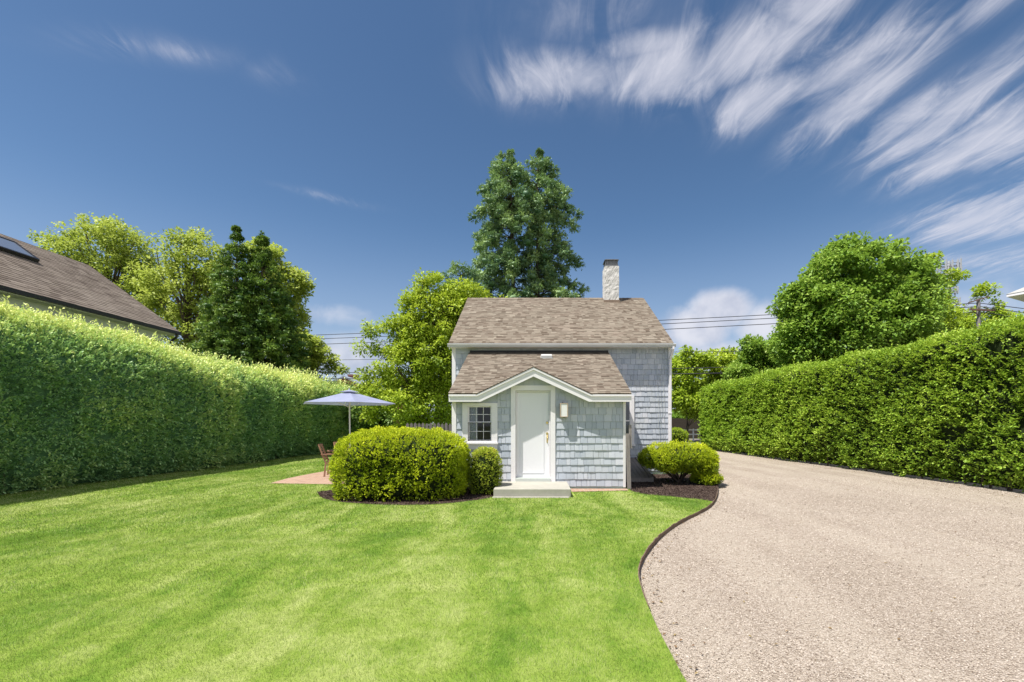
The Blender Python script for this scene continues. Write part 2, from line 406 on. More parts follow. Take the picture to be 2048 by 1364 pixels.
def mulch_mat():
    m, N = mat('mulch'); pos = N.n('ShaderNodeNewGeometry').outputs['Position']
    vo = N.n('ShaderNodeTexVoronoi', {'Vector': pos, 'Scale': 42.0})
    vs = N.n('ShaderNodeSeparateColor', {0: vo.outputs['Color']}).outputs[0]
    c = N.ramp(vs, [(0, (.018, .010, .008)), (.55, (.045, .028, .022)), (.85, (.085, .055, .042)), (1, (.17, .13, .11))])
    finish(N, c, .9, N.m('SUBTRACT', 1.0, vo.outputs['Distance']), 1.0, .02, .2); return m
M['mulch'] = mulch_mat()
M['chip'] = varmat('bark_chip', [(0, (.018, .010, .008)), (.6, (.055, .034, .026)), (1, (.15, .11, .09))], .9, 30, .3)
def brick_mat():
    m, N = mat('brick_paving'); pos = N.n('ShaderNodeNewGeometry').outputs['Position']
    b = N.n('ShaderNodeTexBrick', {'Vector': pos, 'Scale': 1.0, 'Mortar Size': .011, 'Brick Width': .2, 'Row Height': .1,
            'Color1': (.38, .23, .155, 1), 'Color2': (.27, .15, .105, 1), 'Mortar': (.34, .30, .24, 1)})
    c = N.mix(N.m('MULTIPLY', N.rng(N.noise(pos, 6, 5, .7), .4, .7), .35), b.outputs[0], (.48, .33, .26))
    finish(N, c, .9, b.outputs[1], -.3, .004, .15); return m
M['paver'] = brick_mat()
def asphalt():
    m, N = mat('asphalt'); pos = N.n('ShaderNodeNewGeometry').outputs['Position']
    c = N.ramp(N.noise(pos, 2, 6, .7), [(.3, (.12, .10, .095)), (.7, (.19, .165, .155))]); finish(N, c, .9); return m
M['asphalt'] = asphalt()

# foliage palettes (leaf colours lifted in brightness; bright ends serve the painted sunlit tops)
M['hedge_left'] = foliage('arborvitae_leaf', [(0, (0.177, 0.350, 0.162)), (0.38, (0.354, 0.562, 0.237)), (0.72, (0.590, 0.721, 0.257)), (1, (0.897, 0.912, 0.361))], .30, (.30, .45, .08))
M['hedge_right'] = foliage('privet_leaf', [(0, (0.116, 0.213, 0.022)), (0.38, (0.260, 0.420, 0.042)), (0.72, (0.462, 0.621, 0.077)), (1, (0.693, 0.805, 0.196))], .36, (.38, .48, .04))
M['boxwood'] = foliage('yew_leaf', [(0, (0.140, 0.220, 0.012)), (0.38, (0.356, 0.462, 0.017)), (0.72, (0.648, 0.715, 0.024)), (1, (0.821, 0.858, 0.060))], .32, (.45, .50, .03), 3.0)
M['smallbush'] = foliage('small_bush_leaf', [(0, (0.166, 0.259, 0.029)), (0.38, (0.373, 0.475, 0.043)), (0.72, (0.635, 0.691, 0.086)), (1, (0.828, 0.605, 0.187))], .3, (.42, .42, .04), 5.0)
M['holly'] = foliage('holly_leaf', [(0, (0.117, 0.200, 0.018)), (0.38, (0.297, 0.420, 0.030)), (0.72, (0.504, 0.620, 0.060)), (1, (0.648, 0.750, 0.144))], .34, (.45, .50, .04))
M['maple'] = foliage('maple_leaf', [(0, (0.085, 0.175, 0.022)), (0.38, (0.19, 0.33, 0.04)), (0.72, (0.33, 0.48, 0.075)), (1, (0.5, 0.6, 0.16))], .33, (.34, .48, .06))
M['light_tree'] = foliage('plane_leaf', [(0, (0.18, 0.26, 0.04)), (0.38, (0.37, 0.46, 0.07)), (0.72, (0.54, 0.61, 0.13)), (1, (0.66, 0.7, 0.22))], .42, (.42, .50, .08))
M['bright_tree'] = foliage('bright_leaf', [(0, (0.15, 0.25, 0.02)), (0.38, (0.33, 0.46, 0.035)), (0.72, (0.48, 0.6, 0.06)), (1, (0.6, 0.68, 0.11))], .42, (.45, .56, .05))
M['spruce'] = foliage('spruce_needle', [(0, (0.07, 0.15, 0.075)), (0.38, (0.2, 0.31, 0.145)), (0.72, (0.36, 0.49, 0.2)), (1, (0.52, 0.63, 0.26))], .12, (.20, .30, .10))
M['dark_spruce'] = foliage('dark_spruce_needle', [(0, (0.04, 0.1, 0.022)), (0.38, (0.12, 0.21, 0.038)), (0.72, (0.24, 0.36, 0.06)), (1, (0.4, 0.5, 0.1))], .15, (.22, .34, .06))
M['roof_grey'] = simple('grey_shingle', (.36, .35, .33), .9, 3, .2)
M['rough_ground'] = simple('rough_ground', (.13, .14, .075), .95, .8, .4, .1)
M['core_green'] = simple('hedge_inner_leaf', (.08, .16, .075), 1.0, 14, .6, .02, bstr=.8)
M['navy'] = simple('navy_strap', (.05, .055, .12), .8)
M['dryleaf'] = varmat('dry_leaf', [(0, (.05, .03, .02)), (.5, (.16, .095, .05)), (1, (.26, .20, .09))], .8, 30, .3)
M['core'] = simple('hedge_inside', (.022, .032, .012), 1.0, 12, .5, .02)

# ------------------------------------------------------------------ ground
def sheet(name, pts, z, m, **kw):
    import bmesh
    bm = bmesh.new(); vs = [bm.verts.new((x, y, z)) for x, y in pts]; f = bm.faces.new(vs)
    if f.normal.z < 0 or (f.normal_update() or f.normal.z < 0): f.normal_flip()
    bmesh.ops.triangulate(bm, faces=[f], ngon_method='EAR_CLIP')
    me = bpy.data.meshes.new(name); bm.to_mesh(me); bm.free()
    return link(name, me, m, None, **kw)
sheet('ground', [(-1500, -600), (1500, -600), (1500, 2400), (-1500, 2400)], -.075, M['rough_ground'], kind='structure')
edge_px = [(1372, 1364), (1345, 1312), (1318, 1262), (1297, 1215), (1283, 1180), (1275, 1148), (1277, 1128), (1288, 1105), (1305, 1083), (1322, 1066),
           (1345, 1049), (1370, 1035), (1398, 1022), (1418, 1011), (1429, 1000), (1434, 988), (1436, 975), (1438, 955), (1436, 938), (1432, 925), (1421, 910), (1405, 899)]
edge = [(2.6, -5.0), (1.55, -1.2), (1.08, 1.0), (.93, 2.0)]+[G(*p) for p in edge_px]
def chaikin(P, k=2):
    for _ in range(k):
        Q = [P[0]]
        for a, b in zip(P, P[1:]):
            Q.append((a[0]*.75+b[0]*.25, a[1]*.75+b[1]*.25)); Q.append((a[0]*.25+b[0]*.75, a[1]*.25+b[1]*.75))
        Q.append(P[-1]); P = Q
    return P
edge = chaikin(edge, 2)
end = edge[-1]
lawn_poly = [(-13.5, -5.0)]+edge+[(end[0]+1.2, 34), (10.8, 37.5), (-13.5, 37.5)]
sheet('lawn', lawn_poly, 0.0, M['lawn'], kind='structure')
mb = MB(); 
for a, b in zip(lawn_poly, lawn_poly[1:]): mb.quad((a[0], a[1], -.075), (b[0], b[1], -.075), (b[0], b[1], 0), (a[0], a[1], 0))
mb.build('lawn_bank', M['soil'], kind='structure')
sheet('driveway', [(.5, -5.0), (14.5, -5.0), (14.5, 31.5), (9.0, 31.5)] + [(7, 20), (4.2, 12.5), (2.4, 8), (.7, 5), (.6, 2)], -.058, M['gravel'], kind='structure')
sheet('asphalt_lane', [(9.0, 31.5), (14.5, 31.5), (17.5, 36), (19.5, 47), (16.8, 47), (13.9, 40), (11.6, 37.6), (10.6, 34)], -.054, M['asphalt'], kind='structure')
sheet('road', [(-120, 47), (160, 47), (160, 53.5), (-120, 53.5)], -.062, M['asphalt'], kind='structure')
# thin dark edging between lawn and gravel
mb = MB()
E = [p for p in edge if 3.9 < p[1] < 11.5]
for i, (a, b) in enumerate(zip(E, E[1:])):
    hw = .012
    dx, dy = b[0]-a[0], b[1]-a[1]; L = math.hypot(dx, dy); nx, ny = dy/L, -dx/L
    j = random.uniform(-.012, .004)
    vs = [(a[0], a[1], -.07), (b[0], b[1], -.07), (b[0], b[1], .008+j), (a[0], a[1], .008+j),
          (a[0]+nx*hw, a[1]+ny*hw, -.07), (b[0]+nx*hw, b[1]+ny*hw, -.07), (b[0]+nx*hw, b[1]+ny*hw, .008+j), (a[0]+nx*hw, a[1]+ny*hw, .008+j)]
    mb.add(vs, [(3, 2, 6, 7), (4, 5, 6, 7), (0, 3, 7, 4), (1, 2, 6, 5)])
mb.build('lawn_edging', simple('rusty_edging', (.15, .105, .075), .85, 12, .4), label='dark brown edging strip along the curve between lawn and gravel', cat='edging')

bed1 = chaikin([G(634, 984), G(640, 995), G(662, 1002), G(720, 1008), G(800, 1011), G(880, 1009), G(950, 1001), G(988, 995), (-.82, 10.9), (-.9, 11.04), (-1.9, 11.04),
        (-2.6, 11.6), (-4.0, 11.6), (-4.6, 11.0), G(634, 984)], 2)[:-1]
sheet('mulch_bed', bed1, .006, M['mulch'], kind='structure')
bed2 = [(2.17, 10.62)]+[G(1290, 989), G(1340, 993), G(1400, 999), G(1426, 1003)]+[p for p in edge if 9.6 < p[1] < 14.5]+[(4.3, 14.3), (2.17, 14.3)]
sheet('mulch_bed', bed2, .006, M['mulch'], kind='structure')
pat = [G(540, 967), G(575, 957), G(620, 948), G(660, 941), (-4.2, 16.4), (-3.2, 15.8), (-3.2, 12.2), (-4.0, 11.95), G(655, 969)]
sheet('brick_patio', pat, .008, M['paver'], kind='structure')
strip = [(.80, 10.5), (2.12, 10.72), (2.12, 11.02), (.80, 11.02)]
sheet('brick_path', strip, .010, M['paver'], kind='structure')

def inpoly(P, poly):
    x, y = P[:, 0], P[:, 1]; r = np.zeros(len(P), bool); n = len(poly)
    for i in range(n):
        x1, y1 = poly[i]; x2, y2 = poly[(i+1) % n]
        if y1 == y2: continue
        c = ((y1 > y) != (y2 > y)) & (x < (x2-x1)*(y-y1)/(y2-y1)+x1); r ^= c
    return r
def grass():
    Ps, Ws, Hs = [], [], []
    for (y0, y1, den, w, h) in [(1.6, 4.2, 17000, .0019, .030), (4.2, 6.5, 8500, .0032, .034), (6.5, 9.5, 3600, .0062, .038), (9.5, 15, 1900, .009, .040), (15, 26, 700, .015, .045)]:
        xm = min(-1.28*y1-.3, 0); xm = max(xm, -12.6)
        n = int((3.4-xm+ (4 if y1 > 9.5 else 0))*(y1-y0)*den)
        P = np.stack([RNG.uniform(xm, 3.4+(4 if y1 > 9.5 else 0), n), RNG.uniform(y0, y1, n)], 1)
        keep = inpoly(P, lawn_poly) & (P[:, 0] > -1.28*P[:, 1]-.4) & ((P[:, 0] < 1.0*P[:, 1]))
        for b in (bed1, bed2, pat, strip): keep &= ~inpoly(P, b)
        keep &= ~((P[:, 0] > -.85) & (P[:, 0] < .82) & (P[:, 1] > 9.70) & (P[:, 1] < 11.1))
        keep &= ~((P[:, 0] > -2.5) & (P[:, 0] < 4.25) & (P[:, 1] > 11.0) & (P[:, 1] < 22.5))
        P = P[keep]; Ps.append(P); Ws.append(np.full(len(P), w)); Hs.append(np.full(len(P), h))
    P = np.concatenate(Ps); W = np.concatenate(Ws)*RNG.uniform(.7, 1.3, len(P)); H = np.concatenate(Hs)*RNG.uniform(.55, 1.25, len(P))
    n = len(P); B = np.column_stack([P, np.full(n, -.002)])
    th = RNG.uniform(0, 2*PI, n); lean = RNG.uniform(.15, 1.15, n)
    # tufts lean together
    tt = vnoise(B, 3.0, 5)*9; lx = np.cos(th)*.6+np.cos(tt)*.5; ly = np.sin(th)*.6+np.sin(tt)*.5
    T = B+np.column_stack([lx*lean*H, ly*lean*H, H*RNG.uniform(.5, 1, n)])
    a = RNG.uniform(0, 2*PI, n); A = np.column_stack([np.cos(a), np.sin(a), np.zeros(n)])*(W/2)[:, None]
    V = np.stack([B-A, B+A, T], 1).reshape(-1, 3)
    np_mesh('grass', V, np.arange(3*n).reshape(n, 3), M['blade'], var=RNG.random(n), label='short mown green grass with lighter drifts', cat='grass', kind='stuff')
    print('grass blades', n)
grass()
def stones():
    drive = [(.5, -5.0), (14.5, -5.0), (14.5, 31.5), (9.0, 31.5), (7, 20), (4.2, 12.5), (2.4, 8), (.7, 5), (.6, 2)]
    parts = []
    for (y0, y1, den, s) in [(1.8, 4.5, 5200, .0048), (4.5, 8, 1900, .0068), (8, 14, 420, .010)]:
        n = int(14*(y1-y0)*den*.62); P = np.stack([RNG.uniform(.6, 11.0, n), RNG.uniform(y0, y1, n)], 1)
        k = inpoly(P, drive) & ~inpoly(P, lawn_poly) & (P[:, 0] < 1.15*P[:, 1]+.4); P = P[k]
        parts.append(np.column_stack([P, s*RNG.uniform(.6, 1.5, len(P))]))
    Q = np.concatenate(parts); n = len(Q)
    C = np.column_stack([Q[:, :2], np.full(n, -.055)]); s = Q[:, 2]
    a = RNG.uniform(0, 2*PI, n); base = []
    for k in range(4):
        r = s*RNG.uniform(.7, 1.2, n); base.append(C+np.column_stack([np.cos(a+k*PI/2)*r, np.sin(a+k*PI/2)*r, RNG.uniform(-.1, .3, n)*s]))
    top = C+np.column_stack([RNG.normal(0, .25, n)*s, RNG.normal(0, .25, n)*s, s*RNG.uniform(.5, 1.0, n)])
    V = np.stack(base+[top], 1).reshape(-1, 3); o = np.arange(n)*5
    Fc = np.concatenate([np.stack([o+k, o+(k+1) % 4, o+4], 1) for k in range(4)])
    np_mesh('gravel_stones', V, Fc, M['stone'], var=np.tile(np.clip(RNG.beta(2.4, 1.6, n), 0, 1), 4), label='loose pale gravel scattered over the driveway', cat='gravel', kind='stuff')
    print('stones', n)
stones()
def chips():
    for bed, n0 in ((bed1, 5200), (bed2, 5200)):
        b = np.array(bed); P = np.column_stack([RNG.uniform(b[:, 0].min(), b[:, 0].max(), n0*2), RNG.uniform(b[:, 1].min(), b[:, 1].max(), n0*2)])
        P = P[inpoly(P, bed)]; n = len(P)
        D = rsph(n); D[:, 2] = np.abs(D[:, 2])*.35; D = nrm(D)
        V, Fc = leaves(np.column_stack([P, np.full(n, .008)]), D, RNG.uniform(.02, .05, n), RNG.uniform(.008, .018, n))
        yield V, Fc, RNG.random(n)
V, Fc, a = cat_leaves(list(chips()))
np_mesh('bark_chips', V, Fc, M['chip'], var=a, label='dark brown bark chips covering the planting beds', cat='mulch', kind='stuff')

def litter():
    n = 420; P = np.column_stack([RNG.uniform(1.2, 10.2, n), RNG.uniform(2.5, 20, n), np.full(n, -.05)])
    k = ~inpoly(P, lawn_poly); P = P[k]
    e = np.array([p for p in edge if 2 < p[1] < 16]); j = RNG.integers(0, len(e), 260)
    Q = np.column_stack([e[j]+np.abs(RNG.normal(0, .12, (260, 2)))*[1, -.3]+[.03, 0], np.full(260, -.048)])
    yv_ = RNG.uniform(6, 28, 500); H_ = np.column_stack([10.75-np.abs(RNG.normal(0, .35, 500)), yv_, np.full(500, -.048)])
    P = np.concatenate([P, Q, H_]); n = len(P)
    D = rsph(n); D[:, 2] = np.abs(D[:, 2])*.3; D = nrm(D)
    V, Fc = leaves(P, D, RNG.uniform(.018, .042, n), RNG.uniform(.010, .024, n), np.tile([[0, 0, 1.0]], (n, 1)), .75)
    np_mesh('fallen_leaves', V, Fc, M['dryleaf'], var=RNG.random(n), label='small dry brown leaves scattered on the gravel', cat='fallen leaves', kind='stuff')
litter()

# ------------------------------------------------------------------ plant builders
def grid_surface(name, fn, nu, nv, m, parent):
    V = fn(*np.meshgrid(np.linspace(0, 1, nu), np.linspace(0, 1, nv), indexing='ij')).reshape(-1, 3)
    i = np.arange(nu-1)[:, None]*nv+np.arange(nv-1)[None]; i = i.ravel()
    return np_mesh(name, V, np.stack([i, i+1, i+nv+1, i+nv], 1), m, parent)

def hedge(name, x0, x1, sgn, Ys, H, thick, m, seed, label, twig, L, W, bulge=.16, nm=5, spread=.8, tilt=.3, dens=1.0, wild=.1, rad=.45, toplit=.12, core='core', gap=.19, step=0.0, hole=None):
    """a clipped hedge along Y; its front face looks toward sgn*X. x0 at Ys[0], x1 at Ys[1]"""
    root = empty(name, ((x0+x1)/2, sum(Ys)/2, 0), label=label, cat='hedge')
    y0, y1 = Ys
    def xf(y): return x0+(x1-x0)*(y-y0)/(y1-y0)
    def surf(s, y):
        """s in 0..1 goes up the front, over the rounded shoulder and across the top"""
        tot = H+thick; d = s*tot; r = rad
        z = np.where(d < H-r, d, 0); ox = np.zeros_like(d)
        arc = np.clip((d-(H-r))/(r*PI/2), 0, 1); th = arc*PI/2
        on = d >= H-r
        z = np.where(on, H-r+r*np.sin(th), z); ox = np.where(on, r*(1-np.cos(th)), ox)
        ov = np.maximum(d-(H-r)-r*PI/2, 0); ox = ox+ov
        nx = np.cos(th)*1.0; nz = np.sin(th)
        nx = np.where(on, nx, 1.0); nz = np.where(on, nz, 0.0)
        x = xf(y)-sgn*ox
        P = np.stack([x, y, z], -1); Nn = np.stack([sgn*nx, np.zeros_like(nx), nz], -1)
        P[..., 2] *= 1+step*np.tanh((15.2-P[..., 1])*1.3)
        q = P.reshape(-1, 3)
        b = (fbm(q, .55, 2, seed)-.5)*bulge*2.2+(fbm(q, 2.2, 2, seed+9)-.5)*bulge*1.3+(vnoise(q, 5.5, seed+6)-.5)*.10
        foot = np.clip(1-q[:, 2]/.5, 0, 1)*.22
        return (q+Nn.reshape(-1, 3)*(b-foot)[:, None]).reshape(P.shape), Nn, b.reshape(d.shape)
    def corefn(u, v):
        P, Nn, _ = surf(v, y0+(y1-y0)*u); return P-Nn*.10
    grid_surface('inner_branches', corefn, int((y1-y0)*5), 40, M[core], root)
    # far end cap
    def endfn(u, v):
        z = v*H; x = xf(y1)-sgn*(u*thick); return np.stack([x, np.full_like(x, y1), z], -1)
    grid_surface('inner_branches', endfn, 4, 6, M[core], root)
    parts = []
    seg_n = 9
    for k in range(seg_n):
        a, b = y0+(y1-y0)*k/seg_n, y0+(y1-y0)*(k+1)/seg_n; ym = (a+b)/2
        far = max(ym, 8)/10.0; sc = max(.85, far**.55)
        n = int((b-a)*(H+thick)*270*dens/(sc**1.7))
        s = RNG.random(n); y = RNG.uniform(a, b, n)
        P, Nn, bb = surf(s, y)
        ln = np.where(vnoise(P, 1.3, seed+3) > .62, 1.35, 1.0)
        A = nrm(Nn+rsph(n)*.62+np.array([0, 0, tilt]))
        P = P-Nn*RNG.uniform(-.02, .12, n)[:, None]
        wl = RNG.random(n) < wild*.25; ln = ln*np.where(wl & (s > .62), 2.2, 1)
        v = .38+bb*1.6+RNG.normal(0, .10, n)+np.clip((s*(H+thick)-(H-rad))/rad, 0, 1)*toplit  # leaf colour lightened over the shoulder and top, standing in for sunlight
        gk = vnoise(P, 4.5, seed+6)+RNG.normal(0, .12, n) > gap+.10*(s < .7)
        if hole is not None: gk &= (((P[:, 1]-hole[0])/hole[2])**2+((P[:, 2]-hole[1])/hole[3])**2+RNG.normal(0, .35, n)) > 1
        P, A, ln, v = P[gk], A[gk], ln[gk], v[gk]
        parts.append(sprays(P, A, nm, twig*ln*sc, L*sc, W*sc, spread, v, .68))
    # end cap leaves
    n = int(thick*H*150); P = np.column_stack([xf(y1)-sgn*RNG.uniform(0, thick, n), np.full(n, y1)+RNG.normal(0, .06, n), RNG.uniform(0, H, n)])
    parts.append(sprays(P, nrm(rsph(n)*.7+np.array([0, 1, .2])), nm, twig, L*1.3, W*1.3, spread, None, .4))
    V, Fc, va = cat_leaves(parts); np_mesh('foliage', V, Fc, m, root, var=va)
    # a few stems at the foot
    mb = MB()
    for k in range(int((y1-y0)*1.4)):
        y = random.uniform(y0, y1); x = xf(y)-sgn*random.uniform(.25, .6)
        mb.tube([(x, y, -.06), (x+random.uniform(-.08, .08), y+random.uniform(-.1, .1), .9)], [.03, .018], 5)
        mb.build('stem', M['bark'], root); mb = MB()
    print(name, len(Fc)); return root

def bush(name, c, R, m, seed, label, n, twig, L, W, bump=.12, sup=2.6, zc=.5, nm=5, spread=.9, floor=0.0, bfreq=2.6, parent=None, corescale=.84, lump=9.0, tilt=.3, group=None):
    """clipped rounded bush: superellipsoid with lumpy skin; c is its foot, R = (rx, ry, height)"""
    root = parent or empty(name, c, label=label, cat='bush', group=group)
    rx, ry, h = R; cz = c[2]+h*zc
    def skin(D):
        A = np.abs(D); up = D[:, 2] > 0
        rz = np.where(up, h*(1-zc), h*zc)
        q = ((A[:, 0]/rx)**sup+(A[:, 1]/ry)**sup+(A[:, 2]/rz)**sup)**(-1/sup)
        P = D*q[:, None]
        b = (fbm(P+seed*3.1, bfreq, 2, seed)-.5)*2*bump+(vnoise(P+seed, lump, seed+4)-.5)*2*bump*.75
        Nn = nrm(np.column_stack([np.sign(D[:, 0])*(np.abs(P[:, 0])/rx)**(sup-1)/rx, np.sign(D[:, 1])*(np.abs(P[:, 1])/ry)**(sup-1)/ry, np.sign(D[:, 2])*(np.abs(P[:, 2])/rz)**(sup-1)/rz]))
        return P+Nn*b[:, None]+np.array([c[0], c[1], cz]), Nn, b
    nu, nv = 48, 26
    th, ph = np.meshgrid(np.linspace(0, 2*PI, nu), np.linspace(-PI/2+.01, PI/2-.01, nv), indexing='ij')
    D = np.stack([np.cos(ph)*np.cos(th), np.cos(ph)*np.sin(th), np.sin(ph)], -1).reshape(-1, 3)
    P, Nn, _ = skin(D); P = (P-np.array([c[0], c[1], cz]))*corescale+np.array([c[0], c[1], cz])
    i = (np.arange(nu-1)[:, None]*nv+np.arange(nv-1)[None]).ravel()
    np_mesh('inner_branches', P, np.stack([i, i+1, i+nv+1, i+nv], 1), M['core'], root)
    D = nrm(rsph(n)*np.array([rx, ry, h/2]))
    P, Nn, b = skin(D); k = (P[:, 2] > floor+.02) & (vnoise(P, lump, seed+4)+RNG.normal(0, .10, len(P)) > .33); P, Nn, b = P[k], Nn[k], b[k]
    P = P-Nn*(RNG.random(len(P))**1.5*.12)[:, None]
    A = nrm(Nn+rsph(len(P))*.55+np.array([0, 0, tilt]))
    parts = [sprays(P, A, nm, twig, L, W, spread, np.clip(.36+b/bump*.22+np.clip(Nn[:, 2], -.5, 1)*.22+RNG.normal(0, .1, len(P)), 0, 1), .66)]  # upward-facing skin gets lighter leaves: sunlight painted into the colour
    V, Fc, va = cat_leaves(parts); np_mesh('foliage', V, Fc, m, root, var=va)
    return root

def limb_path(a, b, sag=.15, k=5, wob=.12):
    a, b = Vector(a), Vector(b); d = (b-a).length; out = []
    off = Vector((random.uniform(-1, 1), random.uniform(-1, 1), random.uniform(.2, 1)))*d*sag
    for i in range(k+1):
        t = i/k; out.append(a.lerp(b, t)+off*math.sin(t*PI)+Vector((random.uniform(-1, 1), random.uniform(-1, 1), 0))*wob*(1 if 0 < i < k else 0))
    return out
def broadleaf(name, base, lobes, m, label, clump_r, n_clump, per, L, W, trunk_r=.22, seed=1, shell=.55, limbs=22, droop=0.0, group=None, extra=None, cat='tree', jit=.75, flat=.75, varw=.22):
    """trunk and limbs reaching clumps of leaves that fill uneven lobes: gaps stay between the clumps"""
    random.seed(seed)
    root = empty(name, base, label=label, cat=cat, group=group)
    vol = np.array([l[3]*l[4]*l[5] for l in lobes])**.72; cnt = np.maximum(1, (vol/vol.sum()*n_clump).astype(int))
    Cs, Os = [], []
    for l, k in zip(lobes, cnt):
        D = rsph(k); r = shell+(1-shell)*RNG.random(k)**.6; r = r*(1-.16*RNG.random(k))
        C = np.array(l[:3])+D*r[:, None]*np.array(l[3:6]); Cs.append(C); Os.append(D)
    C = np.concatenate(Cs); O = np.concatenate(Os)
    C = C+(np.stack([vnoise(C, .5, seed+i) for i in range(3)], 1)-.5)*clump_r*1.6
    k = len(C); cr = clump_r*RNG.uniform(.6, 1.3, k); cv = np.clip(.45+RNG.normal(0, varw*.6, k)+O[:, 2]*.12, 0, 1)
    Pr = np.repeat(C, per, 0); cr_ = np.repeat(cr, per); D = rsph(k*per); D[:, 2] *= flat
    rr = RNG.random(k*per)**.5
    P = Pr+D*(rr*cr_)[:, None]; P[:, 2] -= droop*rr*cr_
    ax = nrm(D+rsph(k*per)*jit+np.array([0, 0, -.15-droop*.5]))
    up = np.tile(np.array([[0, 0, 1.0]]), (len(P), 1))+D*.6
    sc = RNG.uniform(.7, 1.3, len(P))
    V, Fc = leaves(P, ax, L*sc, W*sc, nrm(up), .66)
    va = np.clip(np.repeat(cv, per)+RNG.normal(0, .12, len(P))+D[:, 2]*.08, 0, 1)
    np_mesh('crown', V, Fc, m, root, var=va)
    mb = MB(); top = Vector(base)+Vector((0, 0, (max(l[2]+l[5]*.3 for l in lobes)-base[2])*.9))
    cen = np.mean([l[:3] for l in lobes], 0); top.x, top.y = cen[0], cen[1]
    tp = limb_path(base, top, .03, 6, .05); mb.tube(tp, [trunk_r*(1-.13*i) for i in range(7)], 8)
    idx = RNG.choice(k, min(limbs, k), replace=False)
    for i in idx:
        q = Vector(C[i]); j = min(6, max(1, int(6*(q.z-base[2])/(top.z-base[2])*.75))); s = tp[j]
        if s.z > q.z: s = tp[max(1, j-1)]
        pth = limb_path(s, q, .10, 4, .06); mb.tube(pth, [trunk_r*.34, trunk_r*.26, trunk_r*.18, trunk_r*.12, trunk_r*.05], 5)
    mb.build('trunk', M['bark'], root)
    print(name, len(Fc)); return root

